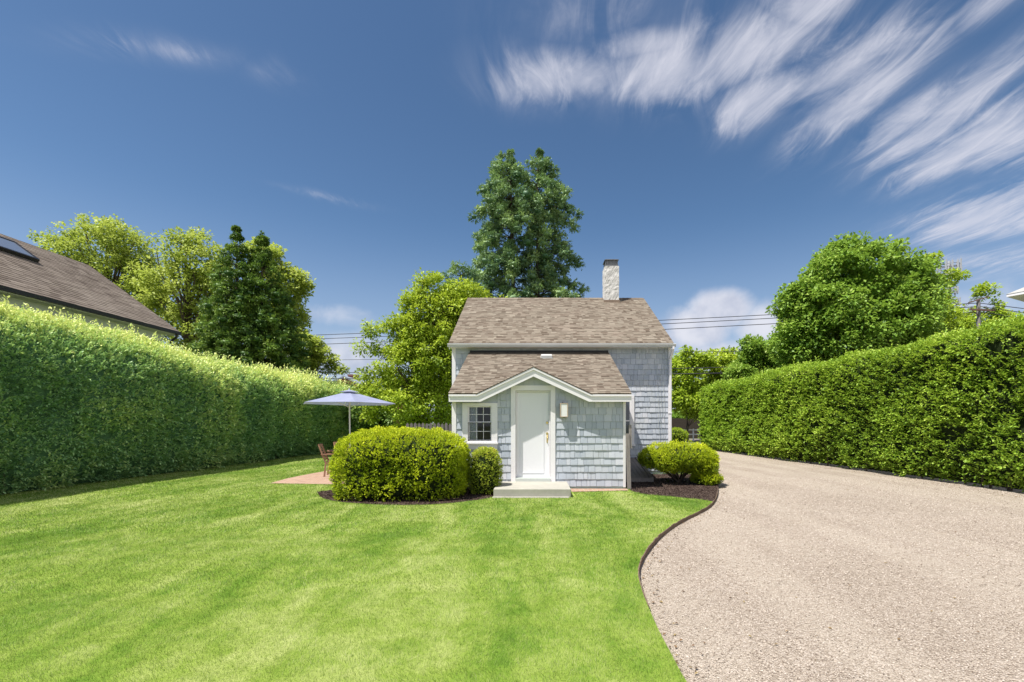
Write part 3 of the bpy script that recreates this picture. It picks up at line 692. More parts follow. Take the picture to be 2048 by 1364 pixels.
def _cubesphere():
    vs, fs, idx = [], [], {}
    def vid(p):
        k = tuple(round(c, 4) for c in p)
        if k not in idx: idx[k] = len(vs); vs.append(tuple(c/math.sqrt(p[0]**2+p[1]**2+p[2]**2) for c in p))
        return idx[k]
    for ax in range(3):
        for sg in (-1, 1):
            for i in (-1, 0):
                for j in (-1, 0):
                    q = []
                    for (u, v) in ((i, j), (i+1, j), (i+1, j+1), (i, j+1)):
                        p = [0, 0, 0]; p[ax] = sg; p[(ax+1) % 3] = u; p[(ax+2) % 3] = v; q.append(vid(p))
                    fs.append(tuple(q if sg > 0 else q[::-1]))
    return vs, fs
_CS = _cubesphere()
def blob(mb, c, rx, ry, rz, var):
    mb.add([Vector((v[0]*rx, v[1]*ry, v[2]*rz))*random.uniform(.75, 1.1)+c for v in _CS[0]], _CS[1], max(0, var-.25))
def conifer(name, base, H, prof, m, label, seed=1, levels=40, perlev=6, L=.20, W=.05, trunk_r=.22, z0=2.0, skip=None, droop=.35, dens=1.0, group=None, lean=(0, 0), xs=1.0, mm=5, tuft=.22, pad=.42):
    """spruce: whorls of drooping branches carrying tufts of needles. prof(t): crown radius at t=0 (top) .. 1 (foot)"""
    random.seed(seed); root = empty(name, base, label=label, cat='tree', group=group)
    mb = MB(); cb = MB(); bx, by = base[0], base[1]
    pts = [(bx+lean[0]*t, by+lean[1]*t, H*t) for t in (0, .25, .5, .75, 1)]
    mb.tube(pts, [trunk_r, trunk_r*.8, trunk_r*.58, trunk_r*.32, .02], 8)
    TP, TA, TV, TL = [], [], [], []
    for i in range(levels):
        t = (i+random.random()*.7)/levels; t = t**.9; z = H-(H-z0)*t; R = prof(t)
        nb = max(3, int(perlev*(0.55+.45*min(1, R/1.2))))
        a0 = random.random()*2*PI
        for k in range(nb):
            a = a0+2*PI*k/nb+random.uniform(-.35, .35)
            if skip and skip(a, t, random.random()): continue
            r = R*random.uniform(.62, 1.12)
            if r < .06: r = .06
            dx, dy = math.cos(a)*xs, math.sin(a)
            hz = z/H; o = Vector((bx+lean[0]*hz, by+lean[1]*hz, z))
            dr = droop*r*random.uniform(.6, 1.2)
            def bp(s): return o+Vector((dx*r*s, dy*r*s, r*.16*math.sin(s*PI*.8)-dr*s*s))
            mb.tube([bp(0), bp(.35), bp(.7), bp(1)], [max(.012, trunk_r*.16), trunk_r*.12, trunk_r*.07, .006], 4)
            npad = max(1, int(r*1.15+random.random())); cv = random.uniform(.2, .7)
            for q in range(npad):
                s = 1.0-q*(.62/max(1, r))*random.uniform(.8, 1.2)
                if s < .12: s = random.uniform(.15, .6)
                c = bp(s); pr = pad*random.uniform(.65, 1.25)*(.28 if r < .35 else .45 if r < .55 else .65 if r < .9 else 1); cv2 = cv+random.uniform(-.15, .15)
                ol = Vector((dx, dy, 0))
                blob(cb, c, pr*.60, pr*.62, pr*.36, cv2)
                for w in range(int(20*dens)):
                    n_ = Vector((random.gauss(0, 1), random.gauss(0, 1), random.gauss(.15, 1))).normalized()
                    p = c+Vector((n_.x*pr*.52, n_.y*pr*.54, n_.z*pr*.30))
                    ax = Vector((n_.x, n_.y, n_.z*.55))+ol*.45+Vector((0, 0, -.42*(1-max(0, n_.z))+random.uniform(-.15, .2)))
                    TP.append(p); TA.append(ax.normalized()); TV.append(cv2+n_.z*.10); TL.append(tuft*random.uniform(.7, 1.2)*min(1, pr/(pad*.75)))  # needles on top of each pad coloured lighter, as if sunlit
    for k in range(11):                     # the leader: short shoots tapering to a point
        z = H-.05-.19*k; rr_ = .03+.034*k; hz = z/H; o = Vector((bx+lean[0]*hz, by+lean[1]*hz, z))
        for w in range(7+k):
            a = random.random()*2*PI
            TP.append(o+Vector((math.cos(a)*rr_*.6, math.sin(a)*rr_*.6, random.uniform(-.08, .08)))); TA.append(Vector((math.cos(a), math.sin(a), random.uniform(.1, .9))).normalized())
            TV.append(random.uniform(.3, .6)); TL.append(tuft*.25+rr_*.7)
    P, A = np.array(TP), np.array(TA)
    V, Fc, va = sprays(P, A, mm, np.array(TL), L, W, .8, np.array(TV), .62)
    V, Fc, va = cat_leaves([(V, Fc, va), (np.array([tuple(v) for v in cb.v]), np.array(cb.f), np.array(cb.a))])
    np_mesh('crown', V, Fc, m, root, var=va); mb.build('trunk', M['bark'], root)
    print(name, len(Fc)); return root

# ------------------------------------------------------------------ the cottage
YP = 11.06; YE = 10.84                   # porch wall, porch eave
YM = 14.35; YME = 14.13; YR = 18.0       # main wall, main eave, ridge
cot = empty('cottage', (1, 14.35, 0), label='small grey shingled cottage with brown roof and white front door in a low entrance porch', cat='cottage')
PX0, PX1 = wx(905, YP), wx(1250, YP)
MX0, MX1 = wx(905, YM), wx(1342, YM)
ex0, ex1 = wx(897.5, YE), wx(1263, YE); kz = wz(788, YE); az_ = wz(734, YE)
k0, k1, ax_ = wx(953.5, YE), wx(1182, YE), wx(1067, YE)
TOPZ = wz(705, YM)
def porch_top(x):                        # underside line of the porch roof above the front wall
    s = (az_-kz)/((k1-k0)/2)
    if x <= k0 or x >= k1: return kz-.03
    return az_-.03-abs(x-ax_)*s
def shingles(mb, x0, x1, z0, z1, y, expo, top=None, holes=(), wmin=.07, wmax=.20, seed=3, t=.016):
    rd = random.Random(seed); nrow = int(math.ceil((z1-z0)/expo))
    for r in range(nrow):
        zb = z0+r*expo; zt = zb+expo+.012; x = x0; tone = rd.uniform(-.10, .10); ph = rd.uniform(0, 9)
        while x < x1-.001:
            w = rd.uniform(wmin, wmax); xe = min(x+w, x1)
            if x1-xe < wmin*.6: xe = x1
            g = rd.uniform(.001, .0045); a, b = x+g, xe-g
            segs = [(a, b)]
            for (hx0, hx1, hz0, hz1) in holes:
                if zb+expo*.5 > hz0 and zb+expo*.5 < hz1:
                    ns = []
                    for (p, q) in segs:
                        if q <= hx0 or p >= hx1: ns.append((p, q)); continue
                        if p < hx0: ns.append((p, hx0))
                        if q > hx1: ns.append((hx1, q))
                    segs = ns
            for (p, q) in segs:
                if q-p < .012: continue
                wob = .0022*math.sin(r*1.7+p*6+ph); zl = zb+rd.uniform(-.0035, .0035)+wob; zr = zb+rd.uniform(-.0035, .0035)+wob
                if rd.random() < .05: zl += .006
                th = t*rd.uniform(.75, 1.35); cup = rd.uniform(0, .004)
                tl = min(zt, top(p)) if top else zt; tr = min(zt, top(q)) if top else zt
                if tl <= zl+.01 and tr <= zr+.01: continue
                tl = max(tl, zl+.004); tr = max(tr, zr+.004)
                def yy(zz, e=0): f = max(0, min(1, (zt-zz)/(zt-zb))); return y-.003-th*f-e*f
                vs = [(p, yy(zl, cup), zl), (q, yy(zr), zr), (q, yy(tr), tr), (p, yy(tl), tl), (p, y+.004, zl), (q, y+.004, zr), (q, y+.004, tr), (p, y+.004, tl)]
                mb.add(vs, [(0, 1, 2, 3), (0, 4, 5, 1), (1, 5, 6, 2), (3, 7, 4, 0)], max(0, min(1, .55+tone+rd.gauss(0, .17))))
            x = xe
# window and door openings of the porch
WX0, WX1, WZ0, WZ1 = wx(936, YP), wx(983, YP), wz(882, YP), wz(812, YP)     # sash opening
DX0, DX1, DZ0, DZ1 = wx(1031, YP), wx(1101, YP), .18, wz(781, YP)
CW0, CW1, CZ0, CZ1 = wx(925, YP), wx(995, YP), wz(899, YP), wz(806, YP)     # casings
mb = MB()
shingles(mb, PX0+.09, wx(1246, YP), .06, 3.0, YP, .169, porch_top, [(CW0, CW1, CZ0-.03, 3), (wx(1023, YP), wx(1110, YP), 0, wz(770, YP))], seed=5)
mb.build('porch_wall', M['cedar'], cot)
mb = MB()                                   # sheathing behind the shingles, with the openings left open, and the side walls
def wallpiece(x0, x1, z0, z1): mb.box(x0, x1, YP+.006, YP+.12, z0, z1)
wallpiece(PX0, WX0, 0, kz-.05); wallpiece(WX0, WX1, 0, WZ0); wallpiece(WX0, WX1, WZ1, kz-.05)
wallpiece(WX1, DX0, 0, kz-.05); wallpiece(DX0, DX1, -.05, .17); wallpiece(DX1, PX1, 0, kz-.05)
mb.prism([(k0+.02, kz-.05), (k1-.02, kz-.05), (ax_+.1, az_-.06), (ax_-.1, az_-.06)], YP+.006, YP+.12) if False else None
mb.prism([(k0, kz-.0502), (DX0, kz-.0502), (DX0, porch_top(DX0)-.02), (k0, kz-.045)], YP+.006, YP+.12)
mb.prism([(DX1, kz-.0502), (k1, kz-.0502), (k1, kz-.045), (DX1, porch_top(DX1)-.02)], YP+.006, YP+.12)
mb.prism([(DX0, DZ1), (DX1, DZ1), (DX1, porch_top(DX1)-.02), (ax_, az_-.05), (DX0, porch_top(DX0)-.02)], YP+.006, YP+.12)
sl_ = (TOPZ-kz)/(YM-YE)
for x0, x1 in ((PX0, PX0+.1), (PX1-.1, PX1)):
    zf, zb = kz+(YP+.12-YE)*sl_-.05, TOPZ-.05
    mb.add([(x0, YP+.12, 0), (x1, YP+.12, 0), (x1, YM, 0), (x0, YM, 0), (x0, YP+.12, zf), (x1, YP+.12, zf), (x1, YM, zb), (x0, YM, zb)],
           [(0, 3, 2, 1), (4, 5, 6, 7), (0, 1, 5, 4), (1, 2, 6, 5), (2, 3, 7, 6), (3, 0, 4, 7)])
mb.build('porch_frame', M['cedar'], cot)
# main house shingle wall and carcass
MWX0, MWX1 = wx(1200, YM), wx(1268, YM)     # casing of the window half hidden behind the porch
mb = MB()
shingles(mb, MX0+.10, wx(1336, YM), .10, wz(694, YM), YM, .163, None,
         [(MX0+.101, wx(1217, YM)-.02, 0, TOPZ-1.0), (MX0+.3, wx(1217, YM)-.06, 0, TOPZ-.05), (MWX0, MWX1, wz(893, YM), wz(790, YM))], seed=11)
mb.build('wall', M['cedar'], cot)
RZ = wz(597, YR); EZ = wz(687, YME); YB = 2*YR-YM
rs = (RZ-EZ)/(YR-YME)
mb = MB()
mb.box(MX0, MX1, YM+.006, YM+.14, 0, EZ+.02); mb.box(MX0, MX1, YB-.14, YB, 0, EZ+.02)
for x0, x1 in ((MX0, MX0+.14), (MX1-.14, MX1)):
    mb.add([(x0, YM+.14, 0), (x1, YM+.14, 0), (x1, YB-.14, 0), (x0, YB-.14, 0), (x0, YM+.14, EZ+.1), (x1, YM+.14, EZ+.1), (x1, YB-.14, EZ+.1), (x0, YB-.14, EZ+.1), (x0, YR, RZ-.14), (x1, YR, RZ-.14)],
           [(0, 1, 5, 4), (3, 2, 1, 0), (1, 2, 6, 9, 5), (2, 3, 7, 6), (3, 0, 4, 8, 7), (4, 5, 9, 8), (6, 7, 8, 9)])
mb.build('house_frame', M['cedar'], cot)
# roofs: courses of tabs, each a slightly raised slab
def roof_tabs(mb, x0f, x1f, y0, z0, y1, z1, expo, seed, base=.5, thick=.011, notch=None):
    rd = random.Random(seed); L = math.hypot(y1-y0, z1-z0); n = int(L/expo); ny, nz = -(z1-z0)/L, (y1-y0)/L
    def P(x, d, h): return (x, y0+(y1-y0)*d/L+ny*h, z0+(z1-z0)*d/L+nz*h)
    for r in range(n+1):
        d0, d1 = r*expo, min(L, (r+1)*expo+.01)
        if d0 >= L-.01: break
        x = x0f(d0); xe_ = x1f(d0); wav = rd.uniform(-.002, .002)
        x -= rd.uniform(0, .012)
        while x < xe_-.001:
            xe = min(x+rd.choice((.08, .11, .14, .17, .20))*rd.uniform(.85, 1.15), xe_)
            if xe_-xe < .06: xe = xe_
            lift = thick*rd.choice((.55, 1.0, 1.0, 1.5)); j = rd.uniform(-.004, .004)+wav
            va = max(0, min(1, base+rd.gauss(0, .14)))
            if notch and notch((x+xe)/2, (d0+d1)/2): x = xe; continue
            vs = [P(x, d0+j, lift), P(xe, d0+j, lift), P(xe, d1, .002), P(x, d1, .002), P(x, d0+j, -.004), P(xe, d0+j, -.004)]
            mb.add(vs, [(0, 1, 2, 3), (4, 5, 1, 0)], va); x = xe
MRX0, MRX1 = wx(898, YME), wx(1347, YME)
mb = MB(); th = .11
roof_tabs(mb, lambda d: MRX0, lambda d: MRX1, YME-.03, EZ+.01, YR, RZ, .136, 21)
mb.add([(MRX0, YME, EZ), (MRX1, YME, EZ), (MRX1, YR, RZ-.005), (MRX0, YR, RZ-.005), (MRX0, YME, EZ-.03), (MRX1, YME, EZ-.03), (MRX1, YR, RZ-th), (MRX0, YR, RZ-th)],
       [(0, 1, 2, 3), (4, 7, 6, 5), (0, 4, 5, 1), (1, 5, 6, 2), (0, 3, 7, 4)], .3)
yb = 2*YR-YME
mb.add([(MRX0, yb, EZ), (MRX1, yb, EZ), (MRX1, YR, RZ-.005), (MRX0, YR, RZ-.005), (MRX0, yb, EZ-.03), (MRX1, yb, EZ-.03), (MRX1, YR, RZ-th), (MRX0, YR, RZ-th)],
       [(3, 2, 1, 0), (5, 6, 7, 4), (1, 5, 4, 0), (2, 6, 5, 1), (4, 7, 3, 0)], .4)
x = MRX0
while x < MRX1-.05:                        # ridge caps
    x2 = min(x+.16, MRX1); c = random.uniform(.25, .7); h = random.uniform(.0, .006)
    mb.add([(x, YR-.12, RZ-.055), (x2, YR-.12, RZ-.055), (x2, YR, RZ+.022+h), (x, YR, RZ+.030+h), (x2, YR+.12, RZ-.055), (x, YR+.12, RZ-.055)], [(0, 1, 2, 3), (3, 2, 4, 5)], c); x = x2
roof = mb.build('roof', M['asphalt_roof'], cot)
# chimney
cy0, cy1 = YR-.42, YR+.16
cx0, cx1 = wx(1209.5, cy0), wx(1238, cy0)
def lumpy(name, x0, x1, y0, y1, z0, z1, m, parent, amp, n=14, nz=30, seed=0, **kw):
    ring = []
    for i in range(n): ring.append((x0+(x1-x0)*i/n, y0))
    for i in range(n): ring.append((x1, y0+(y1-y0)*i/n))
    for i in range(n): ring.append((x1-(x1-x0)*i/n, y1))
    for i in range(n): ring.append((x0, y1-(y1-y0)*i/n))
    R = len(ring); vs = []
    for k in range(nz+1):
        z = z0+(z1-z0)*k/nz
        for (x, y) in ring:
            v = mnoise.noise(Vector((x*7+seed, y*7, z*7)))*.6+mnoise.noise(Vector((x*19+seed, y*19, z*19)))*.4
            cxm, cym = (x0+x1)/2, (y0+y1)/2; vs.append((x+(x-cxm)*v*amp, y+(y-cym)*v*amp, z))
    fs = [(k*R+i, k*R+(i+1) % R, (k+1)*R+(i+1) % R, (k+1)*R+i) for k in range(nz) for i in range(R)]
    fs.append(tuple(nz*R+i for i in range(R)))
    b = MB(); b.add(vs, fs, .5); return b.build(name, m, parent, **kw)
ztop = wz(532, cy0)
chim = lumpy('chimney', cx0, cx1, cy0, cy1, RZ-.6, ztop, M['render'], roof, .08)
mb = MB()
mb.box(cx0-.03, cx1+.03, cy0-.03, cy1+.03, RZ-.42, RZ-.17); mb.build('chimney_foot', simple('brown_flashing', (.22, .16, .12), .8), chim)
mb = MB(); z0, z1 = ztop, wz(519, cy0)
for i in range(9):
    for yy in (cy0+.03, cy1-.03):
        xx = cx0+.05+(cx1-cx0-.10)*i/8; mb.box(xx-.006, xx+.006, yy-.006, yy+.006, z0, z1)
    for xx in (cx0+.04, cx1-.04):
        yy = cy0+.05+(cy1-cy0-.1)*i/8; mb.box(xx-.006, xx+.006, yy-.007, yy+.007, z0, z1)
mb.box(cx0+.02, cx1-.02, cy0+.02, cy1-.02, z0-.01, z0+.05)
mb.box(cx0+.07, cx1-.07, cy0+.07, cy1-.07, z0+.05, z1)
mb.add([(cx0-.0, cy0-.0, z1), (cx1+.0, cy0, z1), (cx1, cy1, z1), (cx0, cy1, z1), (cx0+.08, cy0+.1, z1+.05), (cx1-.08, cy0+.1, z1+.05), (cx1-.08, cy1-.1, z1+.05), (cx0+.08, cy1-.1, z1+.05)],
       [(3, 2, 1, 0), (4, 5, 6, 7), (0, 1, 5, 4), (1, 2, 6, 5), (2, 3, 7, 6), (3, 0, 4, 7)])
mb.build('chimney_cap', M['steel'], chim)
# main eave: fascia board, gutter, rake boards, little vent on the ridge end
mb = MB()
mb.box(MRX0+.03, MRX1-.03, YME+.0, YM+.02, EZ-.115, EZ-.032)
mb.build('soffit', M['white'], cot)
mb = MB(); gz = EZ-.018
prof = [(0, 0), (-.10, 0), (-.105, -.02), (-.085, -.055), (-.08, -.09), (0, -.09)]
vs = [(x, YME-.002+p[0], gz+p[1]) for x in (MRX0-.03, MRX1+.05) for p in prof]; n = len(prof)
mb.add(vs, [(i, (i+1) % n, (i+1) % n+n, i+n) for i in range(n)]+[tuple(range(n))[::-1], tuple(range(n, 2*n))])
mb.build('gutter', M['gutter'], cot)
for sx, xx in ((-1, MRX0+.012), (1, MRX1-.012)):
    mb = MB()
    for s in (1, -1):
        ya, yb_ = (YME+.02, YR) if s == 1 else (2*YR-YME-.02, YR)
        p = [(xx-.012, ya, EZ-.17), (xx+.012, ya, EZ-.17), (xx+.012, yb_, RZ-.13-.15), (xx-.012, yb_, RZ-.13-.15), (xx-.012, ya, EZ-.04), (xx+.012, ya, EZ-.04), (xx+.012, yb_, RZ-.12), (xx-.012, yb_, RZ-.12)]
        mb.add(p, [(0, 3, 2, 1), (4, 5, 6, 7), (0, 1, 5, 4), (1, 2, 6, 5), (2, 3, 7, 6), (3, 0, 4, 7)])
    mb.build('rake_board', M['white'], cot)
# corner boards
for (a, b, z0, z1, y) in ((MX0-.012, MX0+.10, .05, EZ-.115, YM), (wx(1336, YM), MX1+.012, .05, EZ-.115, YM)):
    mb = MB(); mb.box(a, b, y-.03, y+.005, z0, z1)
    xx = a if a < 0 else b-.03
    mb.box(xx, xx+.03, y+.005, y+.11, z0, z1); mb.build('corner_board', M['white'], cot)
for (a, b) in ((PX0-.012, PX0+.09), (wx(1246, YP), PX1+.012)):
    mb = MB(); mb.box(a, b, YP-.03, YP+.005, .04, kz-.17)
    xx = a if a < 0 else b-.03
    mb.box(xx, xx+.03, YP+.005, YP+.11, .04, kz-.17); mb.build('corner_board', M['white'], cot)
# downspout at the right corner
dx = wx(1340, YM-.05)
mb = MB(); gy = YM-.075
mb.bar((dx+.03, YME-.06, gz-.08), (dx+.03, YME-.06, gz-.16), .055, .07, up=(0, 1, 0)); mb.bar((dx+.03, YME-.06, gz-.15), (dx, gy, gz-.42), .055, .07, up=(0, 1, 0))
mb.bar((dx, gy, gz-.40), (dx, gy, .12), .06, .05, up=(0, 1, 0)); mb.bar((dx, gy, .14), (dx+.02, gy-.18, .03), .06, .05, up=(0, 1, 0))
for z in (3.35, 1.85, .7): mb.box(dx-.045, dx+.045, gy-.035, gy+.05, z, z+.03)
mb.build('downspout', M['white'], cot)
# loose cables stapled down the right hand wall
mb = MB()
for q, (px, w) in enumerate(((1314, .03), (1319, .05), (1325, .03))):
    pts = []
    for k in range(18):
        z = wz(735, YM)-k*.205; pts.append((wx(px, YM)+math.sin(k*1.3+q)*w*.35+k*.005, YM-.045-.008*math.sin(k*2.1+q), z))
    mb.tube(pts, .0045, 4)
mb.build('cable', M['greywhite'], cot)
# right window of the main house, mostly hidden by the porch
mw = MB(); z0, z1 = wz(892, YM), wz(791, YM)
mw.box(MWX1-.10, MWX1, YM-.04, YM+.006, z0+.06, z1); mw.box(MWX0, MWX0+.10, YM-.04, YM+.006, z0+.06, z1); mw.box(MWX0, MWX1, YM-.042, YM+.006, z1-.10, z1+.002)
mw.box(MWX0-.03, MWX1+.03, YM-.07, YM+.006, z0, z0+.06)
win2 = mw.build('window', M['white'], cot)
b = MB(); b.box(MWX0+.10, MWX1-.10, YM-.022, YM+.004, z0+.06, z1-.10); b.build('pane', M['darkglass'], win2)
b = MB(); b.box(MWX0+.10, MWX0+.14, YM-.032, YM-.023, z0+.06, z1-.10); b.box(MWX1-.14, MWX1-.10, YM-.032, YM-.023, z0+.06, z1-.10)
b.box(MWX0+.14, MWX1-.14, YM-.032, YM-.023, z0+.06, z0+.11); b.box(MWX0+.14, MWX1-.14, YM-.033, YM-.023, (z0+z1)/2-.02, (z0+z1)/2+.02); b.build('sash', M['white'], win2)

# porch roof: the long lean-to and the little gable over the door
mb = MB()
yT = YM-.0; zT = TOPZ
LX0, LX1 = wx(938.6, YM), wx(1217.5, YM)
Lr = math.hypot(yT-YE, zT-kz)
def lx(d): return ex0+(LX0-ex0)*d/Lr
def rx_(d): return ex1+(LX1-ex1)*d/Lr
yv = YE+(az_-kz)/sl_; dv = Lr*(yv-YE)/(yT-YE)
roof_tabs(mb, lx, rx_, YE-.02, kz+.012, yT, zT, .128, 33, notch=lambda x, d: abs(x-ax_)/((k1-k0)/2)+d/dv < .96)
T_ = [(ex0, YE, kz), (k0, YE, kz), (ax_, yv, az_), (k1, YE, kz), (ex1, YE, kz), (LX1, yT, zT), (LX0, yT, zT)]
mb.add(T_+[(x, y, z-(.03 if z < zT-.01 else .08)) for x, y, z in T_], [(0, 1, 2, 6), (2, 5, 6), (2, 3, 4, 5), (13, 9, 8, 7), (13, 12, 9), (12, 11, 10, 9), (0, 7, 8, 1), (3, 10, 11, 4), (4, 11, 12, 5), (0, 6, 13, 7)], .35)
yf = YE-.035
mb.add([(k0-.03, yf, kz+.004), (ax_, yf, az_+.012), (ax_, yv, az_+.012), (k1+.03, yf, kz+.004), (k0-.03, yf, kz-.012), (ax_, yf, az_-.008), (k1+.03, yf, kz-.012)],
       [(0, 1, 2), (1, 3, 2), (4, 5, 1, 0), (5, 6, 3, 1)], .12)
proof = mb.build('porch_roof', M['asphalt_roof'], cot)
mb = MB(); mb.box(LX0+.02, LX1-.02, YM-.03, YM-.005, zT-.02, zT+.06); mb.build('flashing', M['black'], proof)
# vent
vy = 13.78; vz = kz+(vy-YE)*sl_; vx0, vx1 = wx(1081, vy), wx(1105, vy)
mb = MB(); dd = .13; uy, uz = dd/math.hypot(1, sl_), dd*sl_/math.hypot(1, sl_)
mb.add([(vx0, vy-uy, vz-uz+.01), (vx1, vy-uy, vz-uz+.01), (vx1, vy+uy, vz+uz), (vx0, vy+uy, vz+uz), (vx0+.02, vy-uy-.01, vz-uz+.10), (vx1-.02, vy-uy-.01, vz-uz+.10), (vx1-.02, vy+uy-.02, vz+uz+.07), (vx0+.02, vy+uy-.02, vz+uz+.07)],
       [(0, 1, 5, 4), (4, 5, 6, 7), (1, 2, 6, 5), (2, 3, 7, 6), (3, 0, 4, 7)]); mb.build('vent', M['gutter'], proof)
# fascia: one bent board following eave and gable, with a narrow crown strip
def fascia(top_off, depth, y0, y1, name, gdep=None):
    gd = gdep or depth; T = top_off
    b0, b1 = wx(961, YE), wx(1178, YE)
    out = [(ex0, kz-T), (k0, kz-T), (ax_, az_-T), (k1, kz-T), (ex1, kz-T), (ex1, kz-T-depth), (b1 if depth > .1 else k1, kz-T-depth), (ax_, az_-T-gd), (b0 if depth > .1 else k0, kz-T-depth), (ex0, kz-T-depth)]
    mb = MB(); n = len(out)
    vs = [(x, y0, z) for x, z in out]+[(x, y1, z) for x, z in out]
    mb.add(vs, [(0, 9, 8, 1), (1, 8, 7, 2), (2, 7, 6, 3), (3, 6, 5, 4)]+[(n+1, n+8, n+9, n+0), (n+2, n+7, n+8, n+1), (n+3, n+6, n+7, n+2), (n+4, n+5, n+6, n+3)]+[(i, i+n, (i+1) % n+n, (i+1) % n) for i in range(n)])
    return mb.build(name, M['white'], cot)
fascia(.012, .165, YE-.005, YE+.03, 'fascia', .205)
fascia(.010, .045, YE-.028, YE-.006, 'crown_strip', .052)
mb = MB()                                   # sloping soffit between the board and the wall
mb.quad((ex0, YE+.03, kz-.14), (k0+.0, YE+.03, kz-.14), (k0, YP+.01, kz-.14), (ex0, YP+.01, kz-.14))
mb.quad((k1, YE+.03, kz-.14), (ex1, YE+.03, kz-.14), (ex1, YP+.01, kz-.14), (k1, YP+.01, kz-.14))
mb.quad((k0, YE+.03, kz-.14), (ax_, YE+.03, az_-.14), (ax_, YP+.01, az_-.14), (k0, YP+.01, kz-.14))
mb.quad((ax_, YE+.03, az_-.14), (k1, YE+.03, kz-.14), (k1, YP+.01, kz-.14), (ax_, YP+.01, az_-.14))
mb.build('porch_soffit', M['white'], cot)
for xa, xb in ((ex0+.012, LX0+.012), (ex1-.012, LX1-.012)):
    mb = MB(); p = []
    for (x, y, z) in ((xa, YE+.03, kz), (xb, YM-.01, zT)): p += [(x-.012, y, z-.17), (x+.012, y, z-.17), (x+.012, y, z-.03), (x-.012, y, z-.03)]
    mb.add(p, [(0, 1, 2, 3), (7, 6, 5, 4), (0, 4, 5, 1), (1, 5, 6, 2), (2, 6, 7, 3), (3, 7, 4, 0)])
    mb.build('porch_rake_board', M['white'], cot)
# front door
fx0, fx1, fz1 = wx(1022, YP), wx(1110.5, YP), wz(771, YP)
mb = MB()
mb.box(fx0, DX0, YP-.035, YP+.10, .03, fz1); mb.box(DX1, fx1, YP-.035, YP+.10, .03, fz1); mb.box(DX0, DX1, YP-.033, YP+.10, DZ1, fz1-.002)
mb.box(DX0, DX0+.035, YP+.03, YP+.105, .25, DZ1); mb.box(DX1-.035, DX1, YP+.03, YP+.105, .25, DZ1); mb.box(DX0+.035, DX1-.035, YP+.03, YP+.105, DZ1-.035, DZ1)
mb.build('door_frame', M['white'], cot)
mb = MB(); lx0, lx1, lz0, lz1 = DX0+.036, DX1-.036, .262, DZ1-.038; ly = YP+.075
mb.box(lx0, lx1, ly, ly+.04, lz0, lz1)
ix0, ix1, iz0, iz1 = lx0+.07, lx1-.12, lz0+.10, lz1-.07
for (a, b_, c, d) in ((ix0, ix1, iz0, iz0+.014), (ix0, ix1, iz1-.014, iz1), (ix0, ix0+.014, iz0+.014, iz1-.014), (ix1-.014, ix1, iz0+.014, iz1-.014)): mb.box(a, b_, ly-.009, ly+.002, c, d)
door = mb.build('door', M['white_door'], cot)
hx = wx(1094.5, YP)
mb = MB(); hz = wz(845.5, YP)
mb.tube([(hx, ly-.001, hz), (hx, ly-.02, hz)], [.030, .024], 14); mb.tube([(hx, ly-.02, hz), (hx, ly-.03, hz)], [.012, .010], 10); mb.build('deadbolt', M['brass'], door)
mb = MB(); hz = wz(867, YP)
mb.tube([(hx, ly-.001, hz), (hx, ly-.012, hz)], [.030, .027], 14); mb.tube([(hx, ly-.012, hz+.003), (hx, ly-.05, hz+.012)], [.008, .012], 8)
mb.box(hx-.014, hx+.014, ly-.006, ly, hz-.22, hz)
mb.tube([(hx, ly-.012, hz-.035), (hx, ly-.05, hz-.055), (hx, ly-.055, hz-.12), (hx, ly-.03, hz-.19), (hx, ly-.005, hz-.20)], [.007, .009, .010, .008, .008], 8)
mb.build('handle', M['brass'], door)
mb = MB(); mb.box(DX0, DX1, YP-.06, YP+.12, .172, .245); mb.box(DX0+.001, DX1-.001, YP-.02, YP+.12, .245, .262); mb.build('door_sill', M['greywhite'], cot)
# porch window
mb = MB()
mb.box(CW0, WX0, YP-.035, YP+.08, CZ0+.17, CZ1-.001); mb.box(WX1, CW1, YP-.035, YP+.08, CZ0+.17, CZ1-.001); mb.box(WX0, WX1, YP-.033, YP+.08, WZ1, CZ1)
mb.box(CW0, CW1, YP-.030, YP+.006, CZ0, CZ0+.13); mb.box(CW0-.015, CW1+.015, YP-.065, YP+.02, CZ0+.13, CZ0+.17); mb.box(WX0, WX1, YP-.03, YP+.08, CZ0+.17, WZ0)
win = mb.build('window', M['white'], cot)
zm = wz(844.5, YP)
def sash(x0, x1, z0, z1, y, cols=2, rows=2, bar=.012, fr=.028):
    b = MB(); b.box(x0, x0+fr, y, y+.028, z0, z1); b.box(x1-fr, x1, y, y+.028, z0, z1); b.box(x0+fr, x1-fr, y, y+.028, z0, z0+fr); b.box(x0+fr, x1-fr, y, y+.028, z1-fr, z1)
    for i in range(1, cols): xx = x0+fr+(x1-x0-2*fr)*i/cols; b.box(xx-bar/2, xx+bar/2, y+.006, y+.022, z0+fr, z1-fr)
    for i in range(1, rows): zz = z0+fr+(z1-z0-2*fr)*i/rows; b.box(x0+fr, x1-fr, y+.007, y+.021, zz-bar/2, zz+bar/2)
    b.build('sash', M['white'], win)
    g = MB(); g.box(x0+fr-.004, x1-fr+.004, y+.012, y+.016, z0+fr-.004, z1-fr+.004); g.build('pane', M['glass'], win)
sash(WX0, WX1, zm-.012, WZ1, YP+.010, 3, 2); sash(WX0, WX1, WZ0, zm+.012, YP+.042, 3, 2)
mb = MB(); n = 14                            # insect screen frame over the lower sash
mb.box(WX0-.002, WX0+.012, YP-.004, YP+.006, WZ0, zm); mb.box(WX1-.012, WX1+.002, YP-.004, YP+.006, WZ0, zm); mb.box(WX0+.012, WX1-.012, YP-.004, YP+.006, WZ0, WZ0+.014); mb.box(WX0+.012, WX1-.012, YP-.004, YP+.006, zm-.014, zm)
